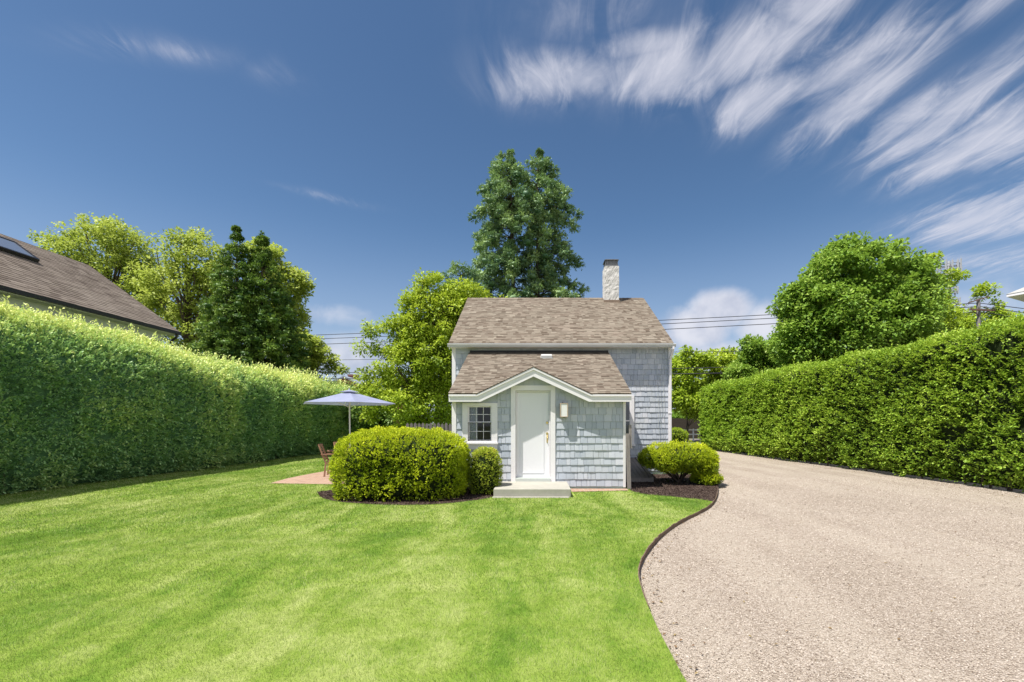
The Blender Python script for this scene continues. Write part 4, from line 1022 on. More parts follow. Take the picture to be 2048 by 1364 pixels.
mb.build('screen_frame', M['steel'], win)
mb = MB()
for i in range(11):
    t0, t1 = i/11, (i+1)/11
    xa = WX0+.02+.20*t0; xb = WX0+.02+.20*t1; ya = YP+.085+.008*math.sin(i*2.2); yb2 = YP+.085+.008*math.sin((i+1)*2.2)
    mb.quad((xa, ya, WZ0-.05), (xb, yb2, WZ0-.05), (xb, yb2, WZ1), (xa, ya, WZ1))
mb.build('curtain', M['curtain'], None, label='thin grey-white curtain drawn to the left inside the porch window', cat='curtain')
# wall lamp
lx_, lz_, ly_ = wx(1128, YP-.12), wz(819.5, YP-.12), YP-.03
lamp = MB(); w2, h2 = .082, .155
lamp.box(lx_-w2-.01, lx_+w2+.01, ly_+.005, ly_+.027, lz_-h2, lz_+h2)
for s in (-1, 1): lamp.box(lx_+s*w2-.010, lx_+s*w2+.010, ly_-.13, ly_+.005, lz_-h2, lz_+h2)
lamp.box(lx_-w2+.0101, lx_+w2-.0101, ly_-.13, ly_+.005, lz_+h2-.016, lz_+h2-.001); lamp.box(lx_-w2-.005, lx_+w2+.005, ly_-.135, ly_+.005, lz_-h2-.014, lz_-h2-.0005)
lo = lamp.build('wall_lamp', M['lamp_wood'], cot)
b = MB(); b.box(lx_-w2+.0101, lx_+w2-.0101, ly_-.122, ly_-.114, lz_-h2, lz_+h2-.017); b.build('lamp_glass', M['frosted'], lo)
b = MB(); b.tube([(lx_-.03, ly_-.06, lz_+h2), (lx_-.03, ly_-.06, lz_+h2+.035)], [.018, .006], 8); b.build('finial', M['steel'], lo); b = MB(); b.tube([(lx_, ly_-.06, lz_-h2-.014), (lx_, ly_-.06, lz_-h2-.04)], [.02, .008], 8); b.build('finial', M['steel'], lo)

# concrete doorstep, grey post, cellar hatch
b = MB(); b.box(wx(987, 9.72), wx(1142, 9.72), 9.72, YP-.02, -.02, .176); b.box(wx(987, 9.72)-.02, wx(1142, 9.72)-.04, 9.64, 9.7195, -.02, .022)
st = b.build('doorstep', M['concrete'], None, label='pale concrete step in front of the white front door', cat='step')
bv = st.modifiers.new('b', 'BEVEL'); bv.width = .012; bv.segments = 2
b = MB(); px_ = wx(1258, YP-.1)
b.bar((px_+.01, YP-.085, .0), (px_-.03, YP-.075, 1.30), .085, .035, up=(0, 1, 0)); po = b.build('wooden_post', M['oldwood'], None, label='weathered grey timber post leaning at the right corner of the porch', cat='post')
b = MB(); b.bar((px_+.045, YP-.05, .95), (px_+.035, YP-.045, 1.50), .06, .05, up=(0, 1, 0)); b.build('upper_piece', M['oldwood'], po)
hr = empty('cellar_hatch', (2.9, 13.3, 0), label='sloping grey plank cellar hatch against the cottage wall right of the porch', cat='hatch')
hy0, hy1 = yg(964), YM-.02; hz0, hz1 = .08, wz(917, YM)
hx0, hx1 = PX1+.02, wx(1307, hy0)
nb = 8
b = MB()
for i in range(nb):
    a_, c_ = hx0+(hx1-hx0-.08)*i/nb, hx0+(hx1-hx0-.08)*(i+1)/nb-.008
    b.add([(a_, hy0, hz0+.0), (c_, hy0, hz0), (c_, hy1, hz1), (a_, hy1, hz1), (a_, hy0, hz0+.03), (c_, hy0, hz0+.03), (c_, hy1, hz1+.03), (a_, hy1, hz1+.03)],
          [(3, 2, 1, 0), (4, 5, 6, 7), (0, 1, 5, 4), (1, 2, 6, 5), (3, 0, 4, 7)], .5)
b.build('hatch_boards', M['darkwood'], hr)
b = MB(); e0 = hx1-.075
b.add([(e0, hy0-.02, -.03), (hx1, hy0-.02, -.03), (hx1, hy1, -.03), (e0, hy1, -.03), (e0, hy0-.02, hz0+.05), (hx1, hy0-.02, hz0+.05), (hx1, hy1, hz1+.05), (e0, hy1, hz1+.05)],
      [(3, 2, 1, 0), (4, 5, 6, 7), (0, 1, 5, 4), (1, 2, 6, 5), (2, 3, 7, 6), (3, 0, 4, 7)])
b.box(hx0, e0, hy0-.03, hy0-.001, -.03, hz0+.02); b.build('hatch_frame', M['oldwood'], hr)

# ------------------------------------------------------------------ hedges and bushes
hedge('clipped_hedge', -11.25, -11.0, 1, (5.0, 33.0), 3.92, 1.5, M['hedge_left'], 11, 'tall clipped hedge along the left of the lawn, its face in shade', .14, .075, .034, bulge=.20, nm=6, spread=.8, tilt=.15, step=.035, dens=1.0, wild=.6, rad=1.45, toplit=.45, core='core_green', gap=-.2)
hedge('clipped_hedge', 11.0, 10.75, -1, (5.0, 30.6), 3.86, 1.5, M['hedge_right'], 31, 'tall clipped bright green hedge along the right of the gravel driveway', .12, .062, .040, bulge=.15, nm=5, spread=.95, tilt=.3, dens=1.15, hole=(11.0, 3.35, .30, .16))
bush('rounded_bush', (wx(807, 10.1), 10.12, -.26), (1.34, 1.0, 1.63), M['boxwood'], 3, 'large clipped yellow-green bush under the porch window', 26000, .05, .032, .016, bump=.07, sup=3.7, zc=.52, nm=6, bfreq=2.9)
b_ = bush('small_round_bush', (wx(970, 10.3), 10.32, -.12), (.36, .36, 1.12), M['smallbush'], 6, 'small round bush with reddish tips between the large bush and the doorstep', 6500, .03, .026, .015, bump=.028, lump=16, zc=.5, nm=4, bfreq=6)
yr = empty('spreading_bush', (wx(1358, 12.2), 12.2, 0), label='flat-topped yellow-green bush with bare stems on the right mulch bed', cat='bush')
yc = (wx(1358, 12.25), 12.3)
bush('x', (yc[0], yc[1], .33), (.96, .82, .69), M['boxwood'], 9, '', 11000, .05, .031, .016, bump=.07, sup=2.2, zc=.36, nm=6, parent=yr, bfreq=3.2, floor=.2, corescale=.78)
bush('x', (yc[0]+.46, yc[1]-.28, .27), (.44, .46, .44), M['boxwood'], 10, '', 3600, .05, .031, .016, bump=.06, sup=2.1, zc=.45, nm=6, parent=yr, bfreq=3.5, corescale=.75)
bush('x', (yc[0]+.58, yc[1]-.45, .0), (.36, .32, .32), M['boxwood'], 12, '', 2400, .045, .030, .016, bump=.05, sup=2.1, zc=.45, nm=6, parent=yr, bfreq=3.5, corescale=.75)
mb = MB()
for i in range(13):
    a = i*2*PI/13; r = random.uniform(.45, .85)
    mb.tube([(yc[0]+random.uniform(-.06, .06), yc[1]+random.uniform(-.06, .06), -.02), (yc[0]+math.cos(a)*r*.35, yc[1]+math.sin(a)*r*.3, .22), (yc[0]+math.cos(a)*r, yc[1]+math.sin(a)*r*.8, .50), (yc[0]+math.cos(a)*r*1.1, yc[1]+math.sin(a)*r*.85, .66)], [.028, .022, .014, .008], 5)
    mb.build('stem', M['bark'], yr); mb = MB()
bush('distant_round_bush', (wx(1352, 40), 40, -.05), (.85, .8, 1.25), M['bright_tree'], 14, 'small round green bush beyond the right corner of the cottage', 1300, .12, .09, .05, bump=.12, sup=2.2, nm=4, bfreq=1.5)

# ------------------------------------------------------------------ patio: parasol, table, chairs, picket fence
UY = 14.6; ux = wx(698.5, UY)
um = empty('parasol', (ux, UY, 0), label='faded lavender blue patio parasol on a white pole in front of the left hedge', cat='parasol')
b = MB(); b.tube([(ux+.03, UY, 0.02), (ux, UY, 2.62)], .022, 12); b.build('pole', M['white'], um)
zt, zr = wz(780, UY), wz(807.5, UY); R = 1.46; nseg = 6; a0 = math.radians(-62)
b = MB()
for k in range(nseg):
    aa, ab = a0+k*2*PI/nseg, a0+(k+1)*2*PI/nseg; N_ = 8
    for i in range(N_):
        s0, s1 = i/N_, (i+1)/N_
        for j in range(6):
            q0, q1 = j/6, (j+1)/6
            def P(s, q):
                cxn = math.cos(aa)*(1-q)+math.cos(ab)*q; cyn = math.sin(aa)*(1-q)+math.sin(ab)*q
                sagz = -.05*math.sin(q*PI)*s*(1-.3*s)+.035*math.sin(q*PI)*s**6
                return (ux+cxn*R*s, UY+cyn*R*s, zt-.03-(zt-zr-.03)*(s**.93)+sagz)
            b.add([P(s0, q0), P(s1, q0), P(s1, q1), P(s0, q1)], [(0, 1, 2, 3)], smooth=True)
cv_ = b.build('canopy', M['canvas'], um)
b = MB()
for k in range(nseg):
    aa, ab = a0+k*2*PI/nseg, a0+(k+1)*2*PI/nseg
    b.add([(ux, UY, zt+.01), (ux+math.cos(aa)*.30, UY+math.sin(aa)*.30, zt-.062), (ux+math.cos(ab)*.30, UY+math.sin(ab)*.30, zt-.062)], [(0, 1, 2)])
b.tube([(ux, UY, zt), (ux, UY, zt+.05)], [.03, .012], 8); b.build('top_vent', M['canvas'], um)
for k in range(nseg):
    a = a0+k*2*PI/nseg; b = MB(); d_ = Vector((math.cos(a), math.sin(a), 0)); c_ = Vector((ux, UY, 0))
    b.bar(c_+d_*.04+Vector((0, 0, zt-.06)), c_+d_*(R-.02)+Vector((0, 0, zr-.012)), .016, .012); b.bar(c_+d_*.03+Vector((0, 0, zr-.10)), c_+d_*.72+Vector((0, 0, (zt+zr)/2-.045)), .012, .012)
    b.build('rib', M['white'], um)
b = MB(); a = a0+math.radians(-108); u_ = Vector((math.cos(a), math.sin(a), 0)); w_ = Vector((-u_.y, u_.x, 0))
for (s, o_) in ((.62, .0), (.70, .12)):
    b = MB(); p = Vector((ux, UY, 0))+u_*R*s+w_*o_; z = zt-.03-(zt-zr-.03)*s**.93; b.bar(p+Vector((0, 0, z+.006)), p+u_*.10+w_*.12+Vector((0, 0, z-.012)), .05, .006); b.build('strap', M['navy'], um)
b = MB(); b.tube([(ux+.03, UY, .008), (ux+.03, UY, .06), (ux+.03, UY, .10)], [.25, .24, .05], 20); b.build('base', M['black'], um)

tb = empty('patio_table', (ux, UY, 0), label='round wooden patio table around the parasol pole behind the large bush', cat='table')
b = MB()
for i in range(12):
    y = -.60+i*.1; hw = math.sqrt(max(.01, .62**2-(y+.05)**2))
    if abs(y+.05) < .06: 
        b.box(ux-hw, ux-.05, UY+y+.006, UY+y+.094, .70, .725); b.box(ux+.07, ux+hw, UY+y+.006, UY+y+.094, .70, .725)
    else: b.box(ux-hw, ux+hw, UY+y+.006, UY+y+.094, .70, .725)
b.build('tabletop', M['teak'], tb)
for sx in (-1, 1):
    for sy in (-1, 1):
        b = MB(); b.bar((ux+sx*.40, UY+sy*.40, .008), (ux+sx*.33, UY+sy*.33, .70), .05, .05); b.build('leg', M['teak'], tb)
def chair(loc, rz, label):
    """slatted folding armchair, facing +X before turning"""
    r = empty('patio_chair', (0, 0, 0), label=label, cat='chair', group='wooden chairs round the patio table')
    b = MB()
    for i in range(6): b.box(-.20+i*.072, -.20+i*.072+.055, -.22, .22, .42, .438)
    b.build('seat', M['teak'], r)
    b = MB()
    for s in (-1, 1): b.bar((-.20, s*.235, .38), (-.40, s*.235, .93), .035, .035, up=(0, 1, 0))
    for k in range(6):
        z = .50+k*.072; x = -.20-(z-.38)*.364; b.bar((x, -.22, z), (x, .22, z), .05, .014, up=(.94, 0, .34))
    x = -.39; b.bar((x, -.235, .905), (x, .235, .905), .07, .022, up=(.94, 0, .34))
    b.build('backrest', M['teak'], r)
    for s in (-1, 1):
        b = MB(); b.bar((.20, s*.25, 0), (.16, s*.25, .63), .04, .035, up=(0, 1, 0)); b.build('leg', M['teak'], r)
        b = MB(); b.bar((-.24, s*.25, 0), (-.20, s*.25, .42), .045, .035, up=(0, 1, 0)); b.bar((-.20, s*.25, .41), (-.31, s*.25, .66), .04, .03, up=(0, 1, 0)); b.build('leg', M['teak'], r)
        b = MB(); b.box(-.33, .22, s*.26-.028, s*.26+.028, .63, .652); b.build('armrest', M['teak'], r)
        b = MB(); b.box(-.22, .19, s*.25-.012, s*.25+.012, .36, .40); b.build('seat_rail', M['teak'], r)
    r.location = loc; r.rotation_euler = (0, 0, rz); return r
chair((wx(650, 13.7)+.22, 13.85, .008), math.radians(14), 'slatted wooden patio chair, its whole back edge and legs showing left of the large bush')
chair((wx(676, 15.2)+.25, 15.3, .008), math.radians(-40), 'wooden patio chair of which only the back top peeps over the large bush')
# picket fence
fy = 15.9; fr = empty('picket_fence', (wx(850, fy), fy, 0), label='short weathered grey picket fence joining the left wall of the cottage', cat='fence')
x = wx(812, fy); i = 0
while x < MX0-.10:
    h = wz(846, fy)+random.uniform(-.02, .02); w = .095; b = MB(); y = fy+random.uniform(-.006, .006)
    b.prism([(x, 0), (x+w, 0), (x+w, h-.06), (x+w*.72, h-.012), (x+w*.5, h), (x+w*.28, h-.012), (x, h-.06)], y, y+.02, random.random()); b.build('picket', M['fence'], fr)
    x += w+.036
b = MB(); b.box(wx(812, fy)-.03, MX0, fy+.028, fy+.065, 1.25, 1.34); b.box(wx(812, fy)-.03, MX0, fy+.028, fy+.065, .35, .44); b.build('rail', M['fence'], fr)

# ------------------------------------------------------------------ the neighbouring house behind the left hedge
HX, HYe = -14.2, 18.9
he = wz(664, HYe); HX = wx(360, HYe); hrx = wx(177, HYe); hrz = wz(530, HYe)
nh = empty('neighbouring_house', (hrx, 10, 0), label='house with a long dark shingled roof and skylight behind the left hedge', cat='house')
mb = MB(); y0n = -2.0
rd = random.Random(4); Ls = math.hypot(HX-hrx, hrz-he); nco = int(Ls/.15); ux_, uz_ = (hrx-HX)/Ls, (hrz-he)/Ls
nxn, nzn = -uz_*-1, -ux_*1
nv = Vector((uz_, 0, -ux_)).normalized(); nv = nv if nv.z > 0 else -nv
for r_ in range(nco+1):
    d0, d1 = r_*.15, min(Ls, (r_+1)*.15+.01); y = y0n
    if d0 > Ls-.02: break
    while y < HYe:
        ye = min(y+rd.choice((.2, .3, .4))*rd.uniform(.8, 1.2), HYe); lf = .010*rd.uniform(.6, 1.5)
        vs = [(HX+ux_*d0+nv.x*lf, y, he+uz_*d0+nv.z*lf), (HX+ux_*d0+nv.x*lf, ye, he+uz_*d0+nv.z*lf), (HX+ux_*d1, ye, he+uz_*d1), (HX+ux_*d1, y, he+uz_*d1), (HX+ux_*d0, y, he+uz_*d0-.004), (HX+ux_*d0, ye, he+uz_*d0-.004)]
        mb.add(vs, [(0, 1, 2, 3), (4, 5, 1, 0)], max(0, min(1, .5+rd.gauss(0, .16)))); y = ye
LX = 2*hrx-HX
mb.add([(HX, y0n, he-.01), (HX, HYe, he-.01), (hrx, HYe, hrz-.01), (hrx, y0n, hrz-.01), (LX, y0n, he), (LX, HYe, he), (HX, y0n, he-.06), (HX, HYe, he-.06), (hrx, HYe, hrz-.16), (LX, HYe, he-.06), (hrx, y0n, hrz-.16), (LX, y0n, he-.06)],
       [(0, 1, 2, 3), (3, 2, 5, 4), (1, 7, 8, 2), (2, 8, 9, 5), (0, 6, 7, 1), (7, 6, 10, 8), (8, 10, 11, 9), (0, 3, 10, 6), (3, 4, 11, 10)], .4)
nroof = mb.build('roof', M['roof_dark'], nh)
wxn = HX-.45; wy1 = HYe-.35
mb = MB(); mb.box(LX+.45, wxn, y0n+.3, wy1, -.07, he-.30)
mb.prism([(LX+.45, he-.3), (wxn, he-.3), (wxn, he-.1), (hrx, hrz-.25), (LX+.45, he-.1)], wy1-.02, wy1-.001); mb.build('wall', M['brownwall'], nh)
mb = MB(); mb.box(wxn-.01, wxn+.05, y0n+.3, wy1+.01, he-.46, he-.12); mb.box(wxn+.05, HX-.02, y0n+.1, HYe-.03, he-.16, he-.13); mb.build('frieze_board', M['greywhite'], nh)
mb = MB(); mb.box(wxn-.12, wxn+.055, wy1-.17, wy1+.03, -.07, he-.461); mb.build('corner_board', simple('blue_white_trim', (.52, .56, .62), .6), nh)
mb = MB(); mb.box(HX-.01, HX+.09, y0n, HYe-.04, he-.135, he-.02); mb.build('gutter', M['black'], nh)
mb = MB(); gy_ = HYe-.22
mb.tube([(HX+.04, gy_, he-.13), (HX+.02, gy_, he-.25), (wxn+.16, gy_-.02, he-.52), (wxn+.11, gy_-.02, he-.62), (wxn+.11, gy_-.02, 0)], .045, 8); mb.build('downspout', M['black'], nh)
for (ya, yb3) in ((14.9, 17.3), (10.8, 13.2), (7, 9.4)):
    mb = MB(); mb.box(wxn-.02, wxn+.03, ya, yb3, he-2.3, he-.50); wo = mb.build('window', M['black'], nh)
    mb = MB()
    for q in range(2): mb.box(wxn+.029, wxn+.034, ya+.07+q*(yb3-ya)/2, ya+(q+1)*(yb3-ya)/2-.07, he-2.2, he-.57)
    mb.build('pane', M['darkglass'], wo)
# skylight on its slope: (slope distance up from the eave, y)
def on_roof(px, py):
    d = Vector(((px-VX), F, (HY-py))); n = nv; p0 = Vector((HX, HYe, he)); c = Vector((0, 0, EYE)); t = (p0-c).dot(n)/d.dot(n); return c+d*t
A_, B_ = on_roof(10, 507), on_roof(76, 526); Cc = on_roof(31, 489)
y1s = B_.y; sd0 = ((B_.x-HX)**2+(B_.z-he)**2)**.5; sd1 = sd0+1.05; y0s = y1s-1.9
def rp(d, y, h): return (HX+ux_*d+nv.x*h, y, he+uz_*d+nv.z*h)
mb = MB()
for (da, db, ya, yb4) in ((sd0, sd0+.08, y0s, y1s), (sd1-.08, sd1, y0s, y1s), (sd0+.08, sd1-.08, y0s, y0s+.08), (sd0+.08, sd1-.08, y1s-.08, y1s)):
    v = [rp(d, y, h) for h in (0, .13) for d, y in ((da, ya), (db, ya), (db, yb4), (da, yb4))]
    mb.add(v, [(0, 3, 2, 1), (4, 5, 6, 7), (0, 1, 5, 4), (1, 2, 6, 5), (2, 3, 7, 6), (3, 0, 4, 7)])
sk = mb.build('skylight', M['black'], nroof)
mb = MB(); mb.quad(rp(sd0+.07, y0s+.07, .115), rp(sd0+.07, y1s-.07, .115), rp(sd1-.07, y1s-.07, .115), rp(sd1-.07, y0s+.07, .115))
def skyg():
    m, N = mat('skylight_glass'); finish(N, (.30, .33, .38), .08, spec=1.0, metal=.6); return m
mb.build('skylight_pane', skyg(), sk)

# ------------------------------------------------------------------ trees
D30 = 30.0
def sp_prof(t): return .42+3.0*min(1, (t*1.9))**.75*(1-.08*math.sin(t*14)) if t > .02 else .25
hA, hB = wz(301, D30), wz(291, D30)
gsp = 'tall blue-green spruces behind the cottage'
conifer('spruce', (wx(1034, D30), D30, 0), hA, lambda t: min(2.3, .16+.80*(t*15.5)**.8)+.4*t, M['spruce'], 'left one of the two tall blue-green spruces behind the cottage roof', 5, 33, 8, .15, .062, .24, 3.5,
        skip=lambda a, t, r: (math.cos(a) > .45 and r < .78) or r < .10, droop=.34, dens=1.45, lean=(-.45, 0), mm=6, tuft=.22, group=gsp)
conifer('spruce', (wx(1073, D30), D30+.6, 0), hB, lambda t: min(2.45, .16+.82*(t*15.5)**.8)+.5*t, M['spruce'], 'right, slightly taller one of the two blue-green spruces behind the cottage roof', 8, 34, 8, .15, .062, .24, 3.5,
        skip=lambda a, t, r: (math.cos(a) < -.45 and r < .78) or r < .10, droop=.34, dens=1.45, lean=(.1, 0), mm=6, tuft=.22, group=gsp)
conifer('small_spruce', (wx(945, 27), 27, 0), wz(535, 27), lambda t: .5+1.9*t**.6, M['spruce'], 'low blue-green spruce rising left of the cottage roof behind the bright tree', 14, 24, 8, .15, .045, .14, 3.0, droop=.25, dens=1.2, lean=(-.7, 0), mm=6, tuft=.3)
gds = 'dark green spruces beyond the left hedge'
conifer('dark_spruce', (wx(474, 26), 26, 0), wz(455, 26), lambda t: min(2.5, .10+3.2*t), M['dark_spruce'], 'dark spruce beyond the left hedge, left one of the pair', 21, 30, 9, .13, .05, .18, 2.5, droop=.34, dens=1.3, mm=6, tuft=.2, pad=.36, group=gds)
conifer('dark_spruce', (wx(524, 26.8), 26.8, 0), wz(466, 26.8), lambda t: min(2.7, .10+3.4*t), M['dark_spruce'], 'dark spruce beyond the left hedge, right one of the pair', 22, 30, 9, .13, .05, .18, 2.5, droop=.34, dens=1.3, mm=6, tuft=.2, pad=.36, group=gds)
# bright broadleaf evergreen left of the cottage
Yh = 24.2; k_ = Yh/F
def lb(px, py, Y, r, ry=None, rz=None): return (wx(px, Y), Y, wz(py, Y), r*Y/F, (ry if ry else r)*Y/F, (rz if rz else r)*Y/F)
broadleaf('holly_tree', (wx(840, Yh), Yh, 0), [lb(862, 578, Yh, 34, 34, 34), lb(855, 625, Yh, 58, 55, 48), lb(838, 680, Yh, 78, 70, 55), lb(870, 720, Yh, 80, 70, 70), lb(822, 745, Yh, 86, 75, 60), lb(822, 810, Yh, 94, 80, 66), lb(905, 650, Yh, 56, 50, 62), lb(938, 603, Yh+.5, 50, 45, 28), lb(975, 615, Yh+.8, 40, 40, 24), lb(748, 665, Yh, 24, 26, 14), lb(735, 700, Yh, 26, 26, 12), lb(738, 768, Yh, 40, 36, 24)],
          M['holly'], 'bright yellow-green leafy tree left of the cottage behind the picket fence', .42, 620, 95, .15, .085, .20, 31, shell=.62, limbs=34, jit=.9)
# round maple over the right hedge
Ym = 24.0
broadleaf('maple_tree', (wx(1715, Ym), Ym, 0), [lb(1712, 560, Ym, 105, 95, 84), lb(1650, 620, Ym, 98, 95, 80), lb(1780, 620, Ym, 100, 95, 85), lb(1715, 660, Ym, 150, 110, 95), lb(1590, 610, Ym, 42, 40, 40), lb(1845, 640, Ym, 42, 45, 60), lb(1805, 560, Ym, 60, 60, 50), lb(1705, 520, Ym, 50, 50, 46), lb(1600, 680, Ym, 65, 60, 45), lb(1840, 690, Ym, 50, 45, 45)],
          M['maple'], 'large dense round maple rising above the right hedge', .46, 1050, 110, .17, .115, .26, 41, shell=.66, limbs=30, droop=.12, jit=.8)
broadleaf('open_branched_tree', (wx(1880, 27), 27, 0), [lb(1850, 520, 27, 28, 20, 9), lb(1905, 555, 27, 38, 25, 9), lb(1880, 600, 27, 40, 25, 12), lb(1930, 548, 27, 12, 10, 6), lb(1835, 540, 27, 16, 14, 10), lb(1870, 640, 27, 46, 40, 26)],
          M['bright_tree'], 'thin open tree with few leafy branches in front of the mast', .28, 110, 46, .17, .11, .11, 44, shell=.3, limbs=40, jit=.8)
broadleaf('leafy_shrub', (wx(1925, 25), 39, 0), [lb(1920, 650, 39, 60, 50, 36), lb(1985, 625, 39, 22, 20, 18), lb(1970, 590, 39, 20, 18, 18), lb(2010, 650, 39, 40, 30, 25), lb(1900, 660, 39, 50, 40, 30)],
          M['bright_tree'], 'bright leafy treetop around the utility pole above the right hedge', .45, 170, 70, .22, .14, .14, 46, shell=.4, limbs=24)
# smaller trees in the gap beyond the end of the right hedge
broadleaf('young_tree', (wx(1375, 44), 44, 0), [lb(1378, 715, 44, 34, 34, 18), lb(1362, 745, 44, 38, 38, 26), lb(1378, 800, 44, 42, 42, 36), lb(1405, 722, 44, 20, 20, 14)],
          M['bright_tree'], 'bright loose tree just right of the cottage corner in the gap', .5, 150, 75, .26, .17, .14, 51, shell=.4, limbs=20)
broadleaf('background_tree', (wx(1450, 46), 46, 0), [lb(1452, 735, 46, 58, 50, 36), lb(1430, 780, 46, 45, 45, 40), lb(1485, 740, 46, 50, 45, 34), lb(1410, 800, 46, 40, 40, 40)],
          M['holly'], 'rounded green tree between the young tree and the maple', .6, 260, 80, .28, .19, .16, 53, shell=.5, limbs=18)
broadleaf('background_tree', (wx(1535, 34), 34, 0), [lb(1545, 715, 34, 60, 50, 42), lb(1510, 690, 34, 28, 26, 24), lb(1580, 700, 34, 50, 50, 50), lb(1495, 745, 34, 40, 40, 30)],
          M['maple'], 'grey-green lower tree at the left foot of the maple', .4, 300, 85, .19, .12, .14, 55, shell=.5, limbs=18)
# light leafy trees on the left
gl = 'light green open trees beyond the left hedge'
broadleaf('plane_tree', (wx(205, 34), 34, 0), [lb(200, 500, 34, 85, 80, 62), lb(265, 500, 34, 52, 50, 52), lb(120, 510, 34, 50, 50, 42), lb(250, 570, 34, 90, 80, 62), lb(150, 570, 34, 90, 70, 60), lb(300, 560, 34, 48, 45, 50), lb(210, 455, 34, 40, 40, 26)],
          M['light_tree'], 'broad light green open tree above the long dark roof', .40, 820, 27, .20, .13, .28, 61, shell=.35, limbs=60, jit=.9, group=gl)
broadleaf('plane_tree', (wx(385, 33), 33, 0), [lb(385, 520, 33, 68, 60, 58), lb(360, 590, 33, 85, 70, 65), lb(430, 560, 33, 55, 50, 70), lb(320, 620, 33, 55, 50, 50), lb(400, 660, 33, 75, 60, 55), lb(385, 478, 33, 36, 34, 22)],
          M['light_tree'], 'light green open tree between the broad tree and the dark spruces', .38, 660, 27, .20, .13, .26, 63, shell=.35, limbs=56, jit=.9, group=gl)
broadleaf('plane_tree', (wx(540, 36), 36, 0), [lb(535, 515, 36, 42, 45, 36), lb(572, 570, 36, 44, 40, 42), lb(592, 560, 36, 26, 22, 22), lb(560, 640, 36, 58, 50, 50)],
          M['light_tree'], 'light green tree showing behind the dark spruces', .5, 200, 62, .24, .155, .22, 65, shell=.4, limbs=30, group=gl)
broadleaf('plane_tree', (wx(610, 30), 30, 0), [lb(612, 700, 30, 42, 40, 34), lb(640, 725, 30, 36, 30, 22), lb(600, 735, 30, 45, 40, 30), lb(668, 742, 30, 24, 20, 10)],
          M['light_tree'], 'small light green tree right of the dark spruces, its branch reaching right', .32, 150, 62, .17, .11, .12, 67, shell=.35, limbs=40, group=gl)
# dark bushes behind the parasol between the hedge end and the bright tree
broadleaf('dark_shrub', (wx(745, 27), 27, 0), [lb(735, 830, 27, 40, 40, 40), lb(765, 840, 27, 40, 40, 36)], M['dark_spruce'], 'dark shrub behind the parasol between hedge and bright tree', .35, 110, 70, .14, .09, .08, 71, shell=.5, limbs=8, cat='shrub')

# ------------------------------------------------------------------ far background
# brick house behind the hedge end
by_ = 62.0; bh = empty('brick_house', (wx(700, by_), by_+5, 0), label='orange brick house gable with blue-grey roof far behind the parasol', cat='house')
gx, gz_ = wx(687, by_), wz(751, by_); xr = wx(765, by_); zrr = wz(792, by_); xl = 2*gx-xr
mb = MB(); mb.prism([(xl+.4, -.06), (xr-.4, -.06), (xr-.4, zrr+.1), (gx, gz_-.25), (xl+.4, zrr+.1)], by_+.3, by_+11); mb.build('wall', M['brick_red'], bh)
mb = MB()
for s in (xl, xr):
    v = [(gx, by_, gz_), (s, by_, zrr), (s, by_+11.4, zrr), (gx, by_+11.4, gz_), (gx, by_, gz_-.22), (s, by_, zrr-.22), (s, by_+11.4, zrr-.22), (gx, by_+11.4, gz_-.22)]
    mb.add(v, [(0, 1, 2, 3), (7, 6, 5, 4), (0, 4, 5, 1), (1, 5, 6, 2), (3, 2, 6, 7)])
br = mb.build('roof', M['slate'], bh)
mb = MB(); cx_ = wx(707, by_+4); mb.box(cx_-.55, cx_+.55, by_+3.5, by_+4.5, zrr, wz(753, by_+4)); mb.box(cx_-.62, cx_+.62, by_+3.43, by_+4.57, wz(753, by_+4), wz(753, by_+4)+.25); mb.build('chimney', simple('dull_brick', (.20, .10, .08), .9), br)
# house corner at the far right
ry = 30.0; rh = empty('grey_roofed_house', (37, 34, 0), label='pale house corner with a grey roof above the hedge at the far right edge', cat='house')
rx0, rz0 = wx(2012, ry), wz(589, ry)
def rr(u, v, z): a = math.radians(-63); return (rx0+u*math.cos(a)-v*math.sin(a), ry+u*math.sin(a)+v*math.cos(a), z)
def rbox(name, u0, u1, v0, v1, z0, z1, m):
    b = MB(); b.add([rr(u0, v0, z0), rr(u1, v0, z0), rr(u1, v1, z0), rr(u0, v1, z0), rr(u0, v0, z1), rr(u1, v0, z1), rr(u1, v1, z1), rr(u0, v1, z1)],
          [(0, 3, 2, 1), (4, 5, 6, 7), (0, 1, 5, 4), (1, 2, 6, 5), (2, 3, 7, 6), (3, 0, 4, 7)]); return b.build(name, m, rh)
rbox('wall', .8, 11.2, .8, 11.2, -.07, rz0-.161, simple('pale_siding', (.42, .42, .38), .8))
rbox('fascia', .02, 11.98, .02, 11.98, rz0-.16, rz0-.004, M['white'])
mb = MB(); mb.add([rr(0, 0, rz0), rr(12, 0, rz0), rr(12, 12, rz0), rr(0, 12, rz0), rr(6, 6, rz0+3.6)], [(0, 1, 4), (1, 2, 4), (2, 3, 4), (3, 0, 4)], .95)
mb.build('roof', M['roof_grey'], rh)
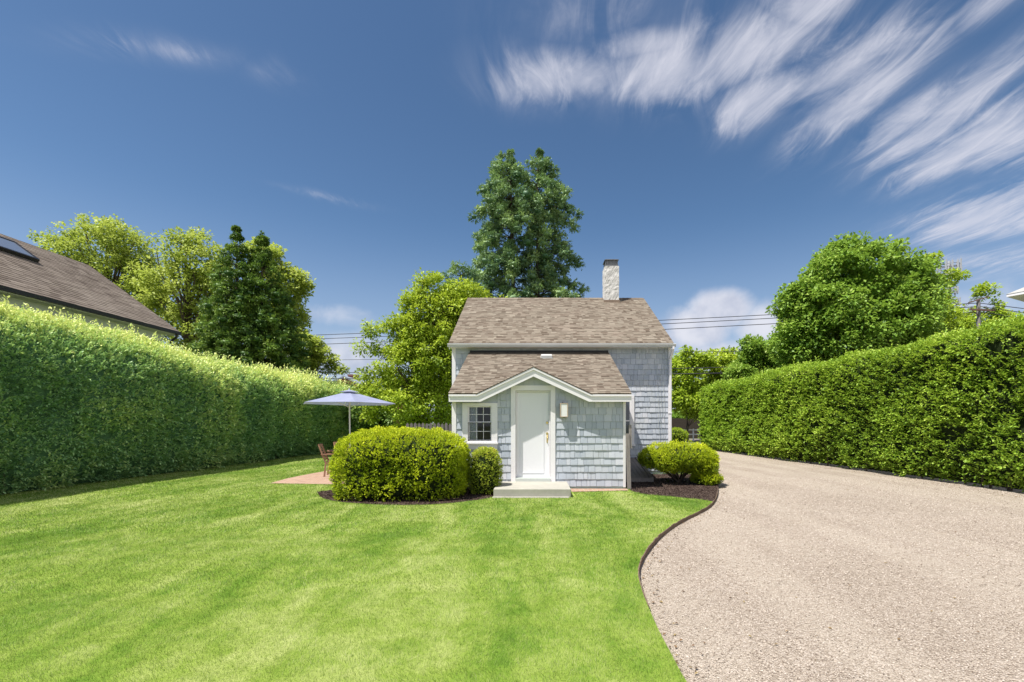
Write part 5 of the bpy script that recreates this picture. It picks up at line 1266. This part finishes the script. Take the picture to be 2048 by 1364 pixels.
# utility pole with crossarm
PY = 36.0; pxw = wx(1958, PY); up_ = empty('utility_pole', (pxw, PY, 0), label='weathered wooden utility pole with a crossarm above the right hedge', cat='utility pole')
mb = MB(); mb.tube([(pxw, PY, -.06), (pxw, PY, 6), (pxw-.05, PY, wz(598, PY))], [.17, .15, .12], 10); mb.build('pole', M['oldwood'], up_)
mb = MB(); mb.bar((wx(1935, PY), PY-.18, wz(620, PY)), (wx(1985, PY), PY-.18, wz(622, PY)), .11, .13); mb.bar((pxw-.6, PY-.10, wz(622, PY)), (pxw, PY-.12, wz(634, PY)), .04, .04); mb.bar((pxw+.6, PY-.10, wz(622, PY)), (pxw, PY-.12, wz(634, PY)), .04, .04)
mb.bar((wx(1935, PY), PY-.1, wz(606, PY)), (wx(1975, PY), PY-.1, wz(594, PY)), .08, .08); mb.build('crossarm', simple('brown_timber', (.16, .10, .075), .9), up_)
for k in range(4):
    mb = MB(); xx = wx(1939+k*14.5, PY); mb.tube([(xx, PY-.18, wz(620, PY)+.05), (xx, PY-.18, wz(620, PY)+.14), (xx, PY-.18, wz(620, PY)+.24)], [.03, .06, .04], 8); mb.build('insulator', M['steel'], up_)
def cable(name, a, b, c, label, r=.028):
    """a, b, c: (px, py, Y) points joined by a hanging cable"""
    mb = MB(); pts = []
    for (p, q) in ((a, b), (b, c)):
        P, Q = Vector((wx(p[0], p[2]), p[2], wz(p[1], p[2]))), Vector((wx(q[0], q[2]), q[2], wz(q[1], q[2])))
        for i in range(25):
            t = i/24; v = P.lerp(Q, t); v.z -= .9*t*(1-t)*(P-Q).length/60; pts.append(v)
    mb.tube(pts, r, 5); return mb.build(name, M['wire'], None, label=label, cat='power line')
gL = 47
cable('power_line', (380, 678, gL), (1958, 606, PY), (2250, 640, PY-3), 'topmost of the three overhead power lines right of the cottage roof')
cable('power_line', (380, 686, gL), (1960, 613, PY), (2250, 652, PY-3), 'middle one of the three overhead power lines right of the cottage roof')
cable('power_line', (380, 697, gL), (1962, 624, PY), (2250, 664, PY-3), 'lowest of the three overhead power lines right of the cottage roof')
cable('service_cable', (380, 722, gL), (1345, 704, 41), (1962, 690, PY), 'thin cable under the power lines, crossing above the gap trees', .02)
cable('service_cable', (380, 744, gL), (1345, 737, 40), (1962, 715, PY), 'upper cable of the low pair crossing in front of the gap trees', .03)
cable('service_cable', (380, 757, gL), (1345, 748, 40), (1962, 730, PY), 'lower, thicker cable of the low pair crossing in front of the gap trees', .045)
# mast with antennas
TY = 120.0; tx = wx(1898, TY); tw = empty('antenna_mast', (tx, TY, 0), label='pale cell mast with clusters of antennas behind the thin tree at the right', cat='mast')
mb = MB(); mb.tube([(tx, TY, -.06), (tx, TY, 25), (tx, TY, wz(522, TY))], [.75, .5, .3], 12); mb.build('pole', M['tower'], tw)
for (py, R_, hh) in ((533, 2.1, 2.4), (547, 2.2, 2.2), (583, 1.5, 1.8), (607, 1.9, 2.0)):
    z = wz(py, TY); mb = MB(); n = 12
    for k in range(n):
        a, b = 2*PI*k/n, 2*PI*(k+1)/n
        for dz in (-.35, .35): mb.tube([(tx+math.cos(a)*R_, TY+math.sin(a)*R_, z+dz), (tx+math.cos(b)*R_, TY+math.sin(b)*R_, z+dz)], .06, 4)
        if k % 2 == 0: mb.tube([(tx, TY, z), (tx+math.cos(a)*R_, TY+math.sin(a)*R_, z)], .07, 4)
    mb.build('platform', M['steel'], tw)
    for k in range(n):
        a = 2*PI*k/n+.1; r = R_+.2; mb = MB(); w = .17; x, y = tx+math.cos(a)*r, TY+math.sin(a)*r; h = hh*random.uniform(.7, 1.1)
        mb.box(x-w, x+w, y-w*.6, y+w*.6, z-h*.45, z+h*.55); mb.tube([(x, y, z-h*.6), (x, y, z+h*.8)], .04, 4); mb.build('antenna', M['tower'], tw)
# white rail fence and dark board fence in the gap
fy2 = 45.5; wf = empty('rail_fence', (wx(1370, fy2), fy2, 0), label='low white rail fence far beyond the end of the driveway', cat='fence')
xa, xb = wx(1335, fy2), wx(1440, fy2)
for z in (.55, .98): mb = MB(); mb.box(xa, xb, fy2, fy2+.05, z, z+.10); mb.build('rail', M['white'], wf)
for i in range(5): mb = MB(); x = xa+(xb-xa)*i/4; mb.box(x-.05, x+.05, fy2+.051, fy2+.15, -.06, 1.15); mb.build('post', M['white'], wf)
fy3 = 55; mb = MB(); x = wx(1300, fy3)
while x < wx(1520, fy3): mb.box(x, x+.145, fy3+random.uniform(0, .012), fy3+.03, -.06, 2.3+random.uniform(-.02, .02)); x += .15
mb.build('board_fence', M['darkfence'], None, label='dark brown board fence under the far trees beyond the driveway', cat='fence')
# far tree line closing the horizon
def treeline():
    parts = []
    for (x0, x1, y, h) in ((-95, -20, 85, 5.5), (-20, 45, 95, 4.2), (40, 160, 90, 6.5)):
        n = int((x1-x0)*260); xs = RNG.uniform(x0, x1, n); q = np.column_stack([xs, np.zeros(n), np.zeros(n)])
        hh = h*(.55+.8*vnoise(q, .12, 3)); z = RNG.random(n)**.7*hh
        P = np.column_stack([xs, y+RNG.uniform(-2, 2, n)-2*np.sin(z/hh*PI), z])
        V, Fc = leaves(P, rsph(n), .8, .55, np.tile([[0, -.6, .8]], (n, 1)), .5); parts.append((V, Fc, np.clip(vnoise(P, .4, 8)+RNG.normal(0, .1, n), 0, 1)))
    V, Fc, a = cat_leaves(parts); np_mesh('far_woods', V, Fc, M['maple'], var=a, label='low belt of trees on the horizon', cat='woods', kind='stuff')
treeline()
